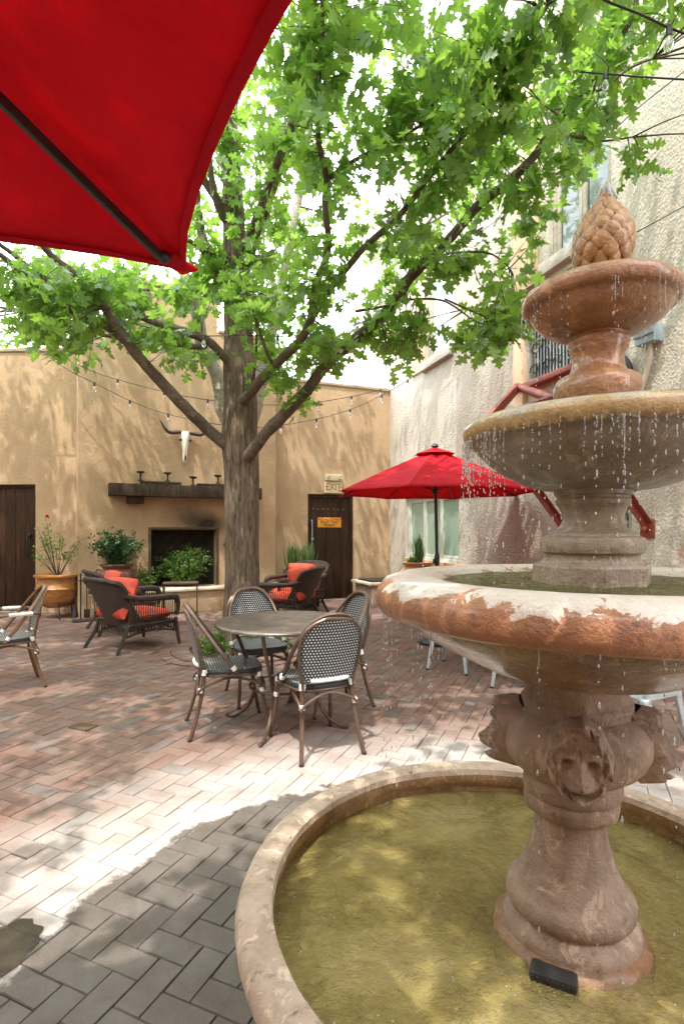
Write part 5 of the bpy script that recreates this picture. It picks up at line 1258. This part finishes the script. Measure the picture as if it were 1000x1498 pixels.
# metal side table
st = thing('side_table', at(264, 900, 8.05), 'small rusty metal side table standing before the hearth', 'table'); st.location.z = 0
mb = MB(); mb.box((0, 0, .615), (.50, .30, .022), 0, .004); mb.build('tabletop', M['rust_iron'], st)
for sx in (-1, 1):
    for sy in (-1, 1):
        mb = MB(); mb.box((.235*sx, .135*sy, .302), (.018, .018, .603), 0, .002); mb.build('leg', M['rust_iron'], st)
mb = MB(); mb.box((0, 0, .18), (.452, .014, .014), 0, .002)
for sx in (-1, 1): mb.box((.2349*sx, 0, .181), (.013, .252, .013), 0, .002)
mb.build('stretcher', M['rust_iron'], st); st.rotation_euler.z = .25
# fireplace tools
tl = thing('fire_tools', at(118, 900, 8.35), 'black wrought iron fireside tool set between the rose pot and the wicker chairs', 'tool set'); tl.location = (at(118, 900, 8.35).x, 8.35, 0)
mb = MB(); mb.lathe([(.001, 0), (.13, 0), (.13, .015), (.03, .03), (.012, .05), (.011, .70), (.02, .72), (.001, .74)], n=20, cap=False); mb.tube([(-.1, 0, .62), (.1, 0, .62)], .008, 6, 1); mb.build('stand', M['iron'], tl)
mb = MB(); mb.tube([(.09, 0, .68), (.09, .01, .18)], .007, 6, 1); mb.box((.09, .01, .12), (.09, .02, .13), 0, .006); mb.build('shovel', M['iron'], tl)
mb = MB(); mb.tube([(-.09, 0, .68), (-.09, .01, .22)], .007, 6, 1); mb.lathe([(.02, .22), (.035, .17), (.05, .06), (.001, .05)], c=(-.09, .01), n=12); mb.build('brush', M['iron'], tl)

# ------------------------------------------------------------------ pots and plants
def pot(name, loc, prof, mat, label, soilz, soilr, stand=None, handles=False, cat='plant pot'):
    t = thing(name, loc, label, cat)
    mb = MB(); mb.lathe(prof, n=48, wob=.003, cap=False); mb.build('body', M[mat], t, smooth=50)
    mb = MB(); mb.lathe([(.001, soilz+.01), (soilr*.6, soilz+.012), (soilr, soilz)], n=24, cap=False, wob=.01); mb.build('soil', M['soil'], t)
    if handles:
        for sx in (-1, 1):
            mb = MB(); R = prof[handles][0]; z = prof[handles][1]; mb.tube([(sx*(R-.03), 0, z+.10), (sx*(R+.05), 0, z+.12), (sx*(R+.07), 0, z+.05), (sx*(R+.02), 0, z-.02)], .014, 8, 4); mb.build('handle', M[mat], t)
    return t
rp = at(84, 880, 8.75); rl = (rp.x, rp.y, 0)
t = pot('rose_pot', rl, [(.001, .17), (.17, .17), (.20, .19), (.255, .28), (.30, .40), (.315, .46), (.322, .47), (.315, .48), (.30, .53), (.285, .60), (.29, .63), (.33, .645), (.345, .665), (.34, .69), (.31, .695), (.30, .68), (.28, .64)], 'terracotta', 'large glazed orange brown pot on an iron stand by the left door', .63, .285)
mb = MB(); mb.tube([(.24*math.cos(q), .24*math.sin(q), .22) for q in np.linspace(0, 2*PI, 25)], .009, 6, 1, cap=False)
mb.build('stand_ring', M['iron'], t)
for k in range(3):
    a = 2*PI*k/3+1.1; d = Vector((math.cos(a), math.sin(a), 0)); mb = MB(); mb.tube([d*.25+Vector((0, 0, .26)), d*.26+Vector((0, 0, .05)), d*.28+Vector((0, 0, .01)), d*.33+Vector((0, 0, .012)), d*.34+Vector((0, 0, .04))], .009, 6, 3); mb.build('stand_leg', M['iron'], t)
def bush(name, base, label, n, rx, rz, h, size, mat, kind='oval', spread=1.0, stems=9, per=14, cat='plant', upb=.9, flat_=1.0):
    t = thing(name, base, label, cat); B = Vector(base); P, D, Sz = [], [], []; mb = MB()
    for s_ in range(stems):
        a = random.uniform(0, 2*PI); r = random.random()**.5; top = Vector((rx*spread*r*math.cos(a), rx*spread*flat_*r*math.sin(a), h*(1-.45*r*r)*random.uniform(.75, 1.05)))
        mb.tube([(top.x*.12, top.y*.12, 0), (top.x*.6, top.y*.6, top.z*.55), tuple(top)], [.008, .006, .003], 5, 3)
        for k in range(n):
            v = random.random()**.6; c = Vector((top.x*(.12+.88*v), top.y*(.12+.88*v), top.z*v)); off = Vector((random.gauss(0, 1), random.gauss(0, 1), random.gauss(.1, .8))); off *= rz*random.random()**.5*(.35+v*.8)/max(.4, off.length)
            e = c+off
            for q in range(per):
                dd = Vector((random.gauss(0, 1), random.gauss(0, 1), random.gauss(upb, .7))).normalized(); f = e+off.normalized()*random.uniform(-.5, .5)*size*2
                P.append(tuple(B+f)); D.append(tuple(dd)); Sz.append(size*random.uniform(.6, 1.25))
    mb.build('stems', M['twig'], t, smooth=0); leaves('foliage', M[mat], P, D, Sz, kind, t, B); return t
# rose bush: sparse arching canes
rs = thing('rose_bush', (rl[0], rl[1], .64), 'leggy rose bush with one red bloom growing in the glazed pot', 'plant'); B = Vector(rs.location); P, D, Sz = [], [], []; mb = MB()
for i, (px, py) in enumerate(((68, 762), (60, 790), (73, 745+40), (92, 790), (117, 790), (108, 808), (50, 800), (82, 800), (96, 812), (52, 815), (70, 770), (112, 796), (56, 775), (64, 752+26), (88, 778))):
    tp = at(px, py, 8.75+random.uniform(-.15, .15))-B; md = tp*.5+Vector((tp.x*.1, 0, .04)); mb.tube([(tp.x*.06, 0, 0), tuple(md), tuple(tp)], [.007, .005, .003], 5, 4)
    for k in range(42):
        v = .35+.65*random.random()**.7; c = md.lerp(tp, (v-.5)*2) if v > .5 else md*(v*2)
        d = Vector((random.gauss(0, 1), random.gauss(0, 1), random.gauss(.2, .6))).normalized(); P.append(tuple(B+c+d*random.uniform(.01, .06))); D.append(tuple(d)); Sz.append(random.uniform(.03, .055))
mb.build('canes', M['twig'], rs, smooth=0); leaves('foliage', M['leaf_fern'], P, D, Sz, 'oval', rs, B)
fl = at(69.5, 756, 8.72); P, D, Sz = [], [], []
for k in range(34):
    d = Vector((random.gauss(0, 1), random.gauss(0, 1), random.gauss(.3, .7))).normalized(); P.append(tuple(fl)); D.append(tuple(d)); Sz.append(random.uniform(.03, .055))
leaves('rose_bloom', M['rose'], P, D, Sz, 'oval', rs, B)
sp = at(171, 850, 8.72); sl_ = (sp.x, sp.y, .424)
pot('shrub_pot', sl_, [(.001, 0), (.15, 0), (.17, .03), (.235, .13), (.262, .22), (.255, .29), (.225, .335), (.205, .355), (.215, .385), (.255, .41), (.262, .425), (.245, .43), (.215, .405), (.20, .38)], 'clay', 'rounded dark clay pot with small handles standing on the hearth end', .385, .20, handles=4)
bush('round_shrub', (sp.x, sp.y, .80), 'dense dark green rounded shrub in the dark clay pot', 26, .42, .15, .58, .04, 'leaf_box', stems=26, per=9)
# firebox ferns
fbp = WB.P((f0+f1)/2, .43, -.02)
bush('hearth_fern', (fbp.x, fbp.y, .425), 'mass of feathery green ferns filling the fireplace opening', 34, .50, .17, .62, .034, 'leaf_fern', stems=34, per=10, flat_=.45)
q = WB.P(f0-.12, .42, .2); bush('hearth_fern', (q.x, q.y, .425), 'small pale green fern trailing at the left end of the hearth', 22, .25, .12, .27, .034, 'leaf_fern', stems=14, per=10)
# planter at tree foot: green ground cover
P, D, Sz = [], [], []
for k in range(5200):
    a = random.uniform(0, 2*PI); r = .26+.32*random.random(); dens = mnoise.noise(Vector((r*math.cos(a)*3, r*math.sin(a)*3, 5)))
    if dens < -.12: continue
    d = Vector((random.gauss(0, 1), random.gauss(0, 1), random.gauss(.8, .5))).normalized(); P.append((TREE.x+r*math.cos(a), TREE.y+r*math.sin(a), .03+random.random()**1.5*.16*(1+dens))); D.append(tuple(d)); Sz.append(random.uniform(.025, .05))
gc = leaves('ground_cover', M['leaf_fern'], P, D, Sz, 'oval'); tag(gc, kind='stuff')
# planter by the exit door with strap leaved plants
plp = at(440, 830, 9.95); pl_ = thing('wooden_planter', (plp.x, plp.y, 0), 'dark wooden trough planter beside the exit door', 'planter')
mb = MB()
for k in range(5): mb.box((0, -.16, .08+k*.135), (.62, .03, .125), 0, .006); mb.box((0, .16, .08+k*.135), (.62, .03, .125), 0, .006); mb.box((-.30, 0, .08+k*.135), (.028, .288, .125), 0, .006); mb.box((.30, 0, .08+k*.135), (.028, .288, .125), 0, .006)
mb.build('planks', M['beam'], pl_); mb = MB(); mb.box((0, 0, .62), (.57, .287, .05), 0, .0); mb.build('soil', M['soil'], pl_); pl_.rotation_euler.z = .2
def blades(name, base, label, n, L, spread, parent=None):
    t = thing(name, base, label, 'plant'); B = Vector(base); P, D, Sz = [], [], []; U = []
    for k in range(n):
        a = random.uniform(0, 2*PI); l = abs(random.gauss(0, spread)); d = Vector((math.cos(a)*l, math.sin(a)*l, 1)).normalized(); P.append(tuple(B+Vector((random.gauss(0, .03), random.gauss(0, .03), 0)))); D.append(tuple(d)); Sz.append(L*random.uniform(.5, 1.1)); U.append((math.cos(a), math.sin(a), .3))
    leaves('blades', M['leaf_grass'], P, D, Sz, 'blade', t, B, up=U); return t
for i, (px, lab) in enumerate(((428, 'spiky green plant at the left end of the trough planter'), (448, 'spiky green plant at the right end of the trough planter'))):
    q = at(px, 826, 9.95); blades('strap_leaf_plant', (q.x, q.y, .64), lab, 110, .50, .45)
pp_ = at(610, 822, 8.35); pt2 = pot('grass_pot', (pp_.x, pp_.y, 0), [(.001, 0), (.17, 0), (.20, .03), (.27, .25), (.33, .48), (.345, .60), (.31, .72), (.24, .79), (.20, .82), (.19, .84), (.215, .87), (.225, .90), (.215, .91), (.19, .89), (.18, .86)], 'clay_orange', 'tall round orange clay jar standing under the green blinded window', .87, .18)
blades('grass_plant', (pp_.x+.02, pp_.y, .88), 'upright thin bladed grass growing in the orange clay jar', 90, .42, .22)
q = Vector((pp_.x-.09, pp_.y-.04, .88)); bush('herb', tuple(q), 'small leafy herb growing at the edge of the orange clay jar', 10, .07, .05, .10, .03, 'leaf_fern', stems=10, per=6)
q = WB.P(f1+.17, WB.z_of(323, 800), .05); bush('wall_tuft', tuple(q), 'tiny dark tuft growing from the wall beside the firebox', 8, .06, .04, .08, .03, 'leaf_box', stems=6, per=6)

# ------------------------------------------------------------------ longhorn skull
kS = S(WB, 269.5); zS = WB.z_of(269, 632); sk = thing('longhorn_skull', WB.P(kS, zS, .02), 'white longhorn cattle skull with dark curved horns on the wall above the mantel', 'skull')
sk.rotation_euler.z = WB.ang(); sk.scale = (.92, 1, 1)
mb = MB(); prof = [(-.0, .115, .06), (-.05, .125, .075), (-.12, .120, .085), (-.18, .105, .085), (-.26, .075, .08), (-.34, .058, .07), (-.42, .05, .06), (-.49, .052, .05), (-.53, .04, .04), (-.55, .02, .02)]
n = 28; vs = []
for z, a, d in prof:
    for k in range(n):
        q = 2*PI*k/n; x = a*math.cos(q); y = -d*math.sin(q)-.03; 
        for sx in (-1, 1):
            e = math.exp(-((x-sx*.085)/.03)**2-((z+.155)/.035)**2); y += .075*e if y < 0 else 0
        if z < -.4: y += .03*math.exp(-(x/.018)**2) if y < -.03 else 0
        vs.append((x, y, z))
mb.add(vs, [(i*n+k, i*n+(k+1) % n, (i+1)*n+(k+1) % n, (i+1)*n+k) for i in range(len(prof)-1) for k in range(n)]+[tuple(range(n))]); o = mb.build('skull', M['skull'], sk); o.scale = (.78, 1, 1)
for sx in (-1, 1):
    mb = MB(); mb.sphere((sx*.088, -.085, -.155), (.022, .02, .026), 12, 8); mb.build('eye_socket', M['dark'], sk)
    mb = MB(); mb.tube([(sx*.06, -.04, -.02), (sx*.12, -.05, -.02), (sx*.22, -.06, -.035), (sx*.31, -.07, -.03), (sx*.38, -.09, .03), (sx*.43, -.11, .10), (sx*.47, -.12, .155)], [.036, .036, .034, .030, .024, .016, .004], 12, 4); mb.build('horn', M['horn'], sk)
mb = MB(); mb.sphere((0, -.095, -.46), (.014, .02, .05), 10, 6); mb.build('nose_opening', M['dark'], sk)

# ------------------------------------------------------------------ string lights
def string(pts, bulbs, label, r=.006, bs=1.0):
    """pts: (px,py,depth); bulbs: list of px"""
    P = [at(*p) for p in pts]; L = P[0]; t = thing('string_lights', tuple(L), label, 'string lights', group='string lights over the courtyard')
    mb = MB(); mb.tube(P, r, 6, 6); mb.build('cable', M['black_plastic'], t, L, smooth=60)
    for bx in bulbs:
        for i in range(len(pts)-1):
            a, b = pts[i][0], pts[i+1][0]
            if min(a, b) <= bx <= max(a, b):
                u = (bx-a)/(b-a); y = pts[i][1]+(pts[i+1][1]-pts[i][1])*u; Y = 1/((1-u)/pts[i][2]+u/pts[i+1][2]); c = at(bx, y, Y)
                mb = MB(); mb.lathe([(.001, .014), (.014*bs, .012), (.018*bs, -.005), (.018*bs, -.05*bs), (.001, -.05*bs)], n=10, cap=False); mb.v = [(v[0]+c.x, v[1]+c.y, v[2]+c.z) for v in mb.v]; s_ = mb.build('socket', M['black_plastic'], t, L)
                mb = MB(); mb.lathe([(.012*bs, -.05*bs), (.02*bs, -.07*bs), (.029*bs, -.10*bs), (.029*bs, -.12*bs), (.018*bs, -.142*bs), (.001, -.146*bs)], n=12, cap=False); mb.v = [(v[0]+c.x, v[1]+c.y, v[2]+c.z) for v in mb.v]; mb.build('bulb', M['bulb'], s_, L); break
    return t
string([(0, 505, 8.6), (70, 515, 8.6), (130, 541, 8.7), (172, 555, 8.8), (240, 573, 8.9), (304, 585, 9.0), (380, 592, 9.3), (435, 591, 9.7), (466, 588, 10), (514, 580, 10.3), (556, 570, 10.8), (571, 566, 11.2)], [172, 240, 304, 466, 514, 556], 'upper string of bulbs sagging across the tan back wall')
string([(0, 470, 8.4), (90, 535, 8.4), (138, 560, 8.5), (190, 586, 8.6), (246, 606, 8.7), (320, 621, 8.8), (380, 625, 9.0), (411, 622, 9.3), (463, 613, 9.6), (512, 599, 9.9), (558, 578, 10.3), (596, 556, 10.0), (664, 512, 8.6), (711, 484, 7.8), (759, 450, 7.0), (800, 422, 6.5)], [138, 190, 246, 411, 463, 512, 558, 596], 'lower string of bulbs crossing the tan wall and rising over the house wall')
string([(0, 398, 5.6), (74, 436, 5.7), (120, 452, 5.7), (186, 470, 5.7), (240, 484, 5.7), (298, 491, 5.7), (350, 490, 5.7), (406, 492, 5.6), (470, 496, 5.6), (528, 490, 5.6), (570, 480, 5.6), (611, 470, 5.5), (650, 459, 5.5), (706, 445, 5.4), (796, 411, 5.3), (920, 345, 5.0), (1010, 296, 4.8)], [74, 186, 298, 406, 528, 611, 706, 796], 'near string of clear bulbs passing in front of the tree trunk', .005, .85)
string([(560, 70, 4.6), (650, 88, 4.4), (730, 96, 4.2), (800, 101, 4.0), (880, 107, 3.8), (940, 112, 3.7), (1020, 117, 3.6)], [885], 'thick cable with one bulb running through the top of the tree', .006, .8)
string([(840, -25, 2.8), (885, 0, 2.8), (940, 22, 2.8), (978, 40, 2.8), (1040, 62, 2.8)], [978], 'cable with one large bulb in the top right corner', .006, .85)
string([(1010, 96, 4.3), (930, 160, 4.6), (870, 215, 5.0), (800, 272, 5.4), (700, 340, 6.0)], [], 'thin bare wire rising to the right across the rough wall', .004)

# ------------------------------------------------------------------ galvanised metal chairs behind the fountain
def metal_chair(label):
    t = thing('metal_chair', (0, 0, 0), label, 'chair', group='galvanised metal chairs')
    mb = MB(); n = 32
    def so(q, s=1): return (.18*s*math.copysign(abs(math.cos(q))**.5, math.cos(q)), .18*s*math.copysign(abs(math.sin(q))**.5, math.sin(q)))
    rings = [(0, .443), (.6, .445), (.93, .45), (1, .444), (1.03, .41), (1.0, .405), (.9, .43)]
    vs = [(so(2*PI*k/n, s)[0], so(2*PI*k/n, s)[1], z) for s, z in rings for k in range(n)]
    mb.add(vs, [(i*n+k, i*n+(k+1) % n, (i+1)*n+(k+1) % n, (i+1)*n+k) for i in range(len(rings)-1) for k in range(n)]); mb.build('seat', M['steel'], t)
    for sx in (-1, 1):
        for sy in (-1, 1):
            a = Vector((.165*sx, .165*sy, .44)); b = Vector((.21*sx, .225*sy, .0)); mb = MB()
            for f0_, f1_ in ((0, 1),):
                d = (b-a); w0, w1 = .052, .024; vs = []
                for t_ in np.linspace(0, 1, 6):
                    p = a.lerp(b, float(t_)); w = w0*(1-t_)+w1*t_
                    vs += [p+Vector((-sx*w, 0, 0)), p+Vector((-sx*w*.3, sy*.002, 0)), p, p+Vector((0, -sy*w, 0)), p+Vector((-sx*.006, -sy*w, 0)), p+Vector((-sx*.007, -sy*.007, 0)), p+Vector((-sx*w, -sy*.006, 0))]
                m_ = 7; mb.add(vs, [(i*m_+k, i*m_+(k+1) % m_, (i+1)*m_+(k+1) % m_, (i+1)*m_+k) for i in range(5) for k in range(m_)])
            l = mb.build('leg', M['steel'], t, smooth=20); mb = MB(); mb.box((b.x-sx*.011, b.y-sy*.011, .008), (.03, .03, .018), 0, .004); mb.build('rubber_foot', M['black_plastic'], l)
    for (x0, y0, x1, y1) in ((-1, 1, 1, 1), (-1, -1, 1, -1), (-1, -1, -1, 1), (1, -1, 1, 1)):   # arched aprons
        mb = MB(); vs = []; nn = 13
        for i in range(nn):
            u = i/(nn-1); x, y = (x0+(x1-x0)*u)*.168, (y0+(y1-y0)*u)*.168; e = abs(u*2-1); zl = .405-.075*e**6*1.0-.0
            vs += [(x*1.01, y*1.01, .415), (x*1.03, y*1.03, zl)]
        mb.add(vs, [(2*i, 2*i+2, 2*i+3, 2*i+1) for i in range(nn-1)]); mb.build('apron', M['steel'], t, smooth=30, solid=.003)
    mb = MB(); mb.tube([(-.165, -.16, .44), (-.172, -.20, .62), (-.165, -.24, .80), (-.12, -.255, .85), (0, -.262, .86), (.12, -.255, .85), (.165, -.24, .80), (.172, -.20, .62), (.165, -.16, .44)], .013, 8, 4); mb.build('back_hoop', M['steel'], t)
    mb = MB(); mb.grid(lambda u, v: Vector(((u-.5)*(.10+.02*v), -.165-.09*v, .445+.40*v)), 5, 9); mb.build('back_splat', M['steel'], t, smooth=40, solid=.003)
    return t
g1 = gnd(632, 981); g2 = gnd(676, 997)
mc_ = metal_chair('grey metal chair tucked behind the big bowl, leftmost of the grey legs'); mc_.location = (g1.x+.24, g1.y+.10, 0); mc_.rotation_euler.z = math.radians(-32)
c = copy_tree(mc_); c['label'] = 'grey metal chair behind the big bowl, just right of the black umbrella base'; g3 = gnd(716, 1005); c.location = (g3.x+.27, g3.y+.10, 0); c.rotation_euler.z = math.radians(-20)
c = copy_tree(mc_); c['label'] = 'grey metal chair right of the lion head vase at the picture edge'; g4 = gnd(983, 1133); c.location = (g4.x+.20-.36, g4.y+.22, 0); c.rotation_euler.z = math.radians(8)
c.location = (g4.x-.06, g4.y+.26, 0); c.rotation_euler.z = math.radians(28)
# ------------------------------------------------------------------ camera, light
cam = bpy.data.objects.new('camera', bpy.data.cameras.new('camera')); col.objects.link(cam)
cam.location = (0, 0, H); cam.rotation_euler = (PI/2, 0, 0)
cam.data.sensor_fit = 'HORIZONTAL'; cam.data.sensor_width = 24; cam.data.lens = 24*F/1000; cam.data.shift_y = (YH-749)/1000
cam.data.clip_end = 500; cam.data.clip_start = .05
scn.camera = cam
w = bpy.data.worlds.new('World'); scn.world = w; w.use_nodes = True
nt = w.node_tree; bg = nt.nodes['Background']; sky = nt.nodes.new('ShaderNodeTexSky'); sky.sky_type = 'NISHITA'; sky.sun_disc = False
sky.sun_elevation = math.asin(SUN.z); sky.sun_rotation = math.atan2(SUN.x, SUN.y); sky.air_density = 1.3; sky.dust_density = 3.0
g = G(nt); gc_ = g.coord('Generated')
cl = g.ramp(g.noise(gc_, 2.2, 6, .6), [(.3, .62), (.6, .92)])
nt.links.new(g.mix(cl, sky.outputs[0], (5.3, 5.4, 5.6)), bg.inputs[0])   # thin bright cloud over the blue; bg.inputs[1].default_value = .15
sl = bpy.data.lights.new('sun', 'SUN'); sl.energy = 4.7; sl.angle = math.radians(.53); sl.color = (1, .95, .87)
so = bpy.data.objects.new('sun', sl); col.objects.link(so); so.rotation_euler = (-SUN).to_track_quat('-Z', 'Y').to_euler(); so.location = (0, 0, 12)
scn.view_settings.view_transform = 'Standard'; scn.view_settings.look = 'None'; scn.view_settings.exposure = 0.45; scn.view_settings.gamma = 1
try: scn.cycles.max_bounces = 10; scn.cycles.diffuse_bounces = 5; scn.cycles.transmission_bounces = 6; scn.cycles.caustics_refractive = False; scn.cycles.caustics_reflective = False
except Exception: pass
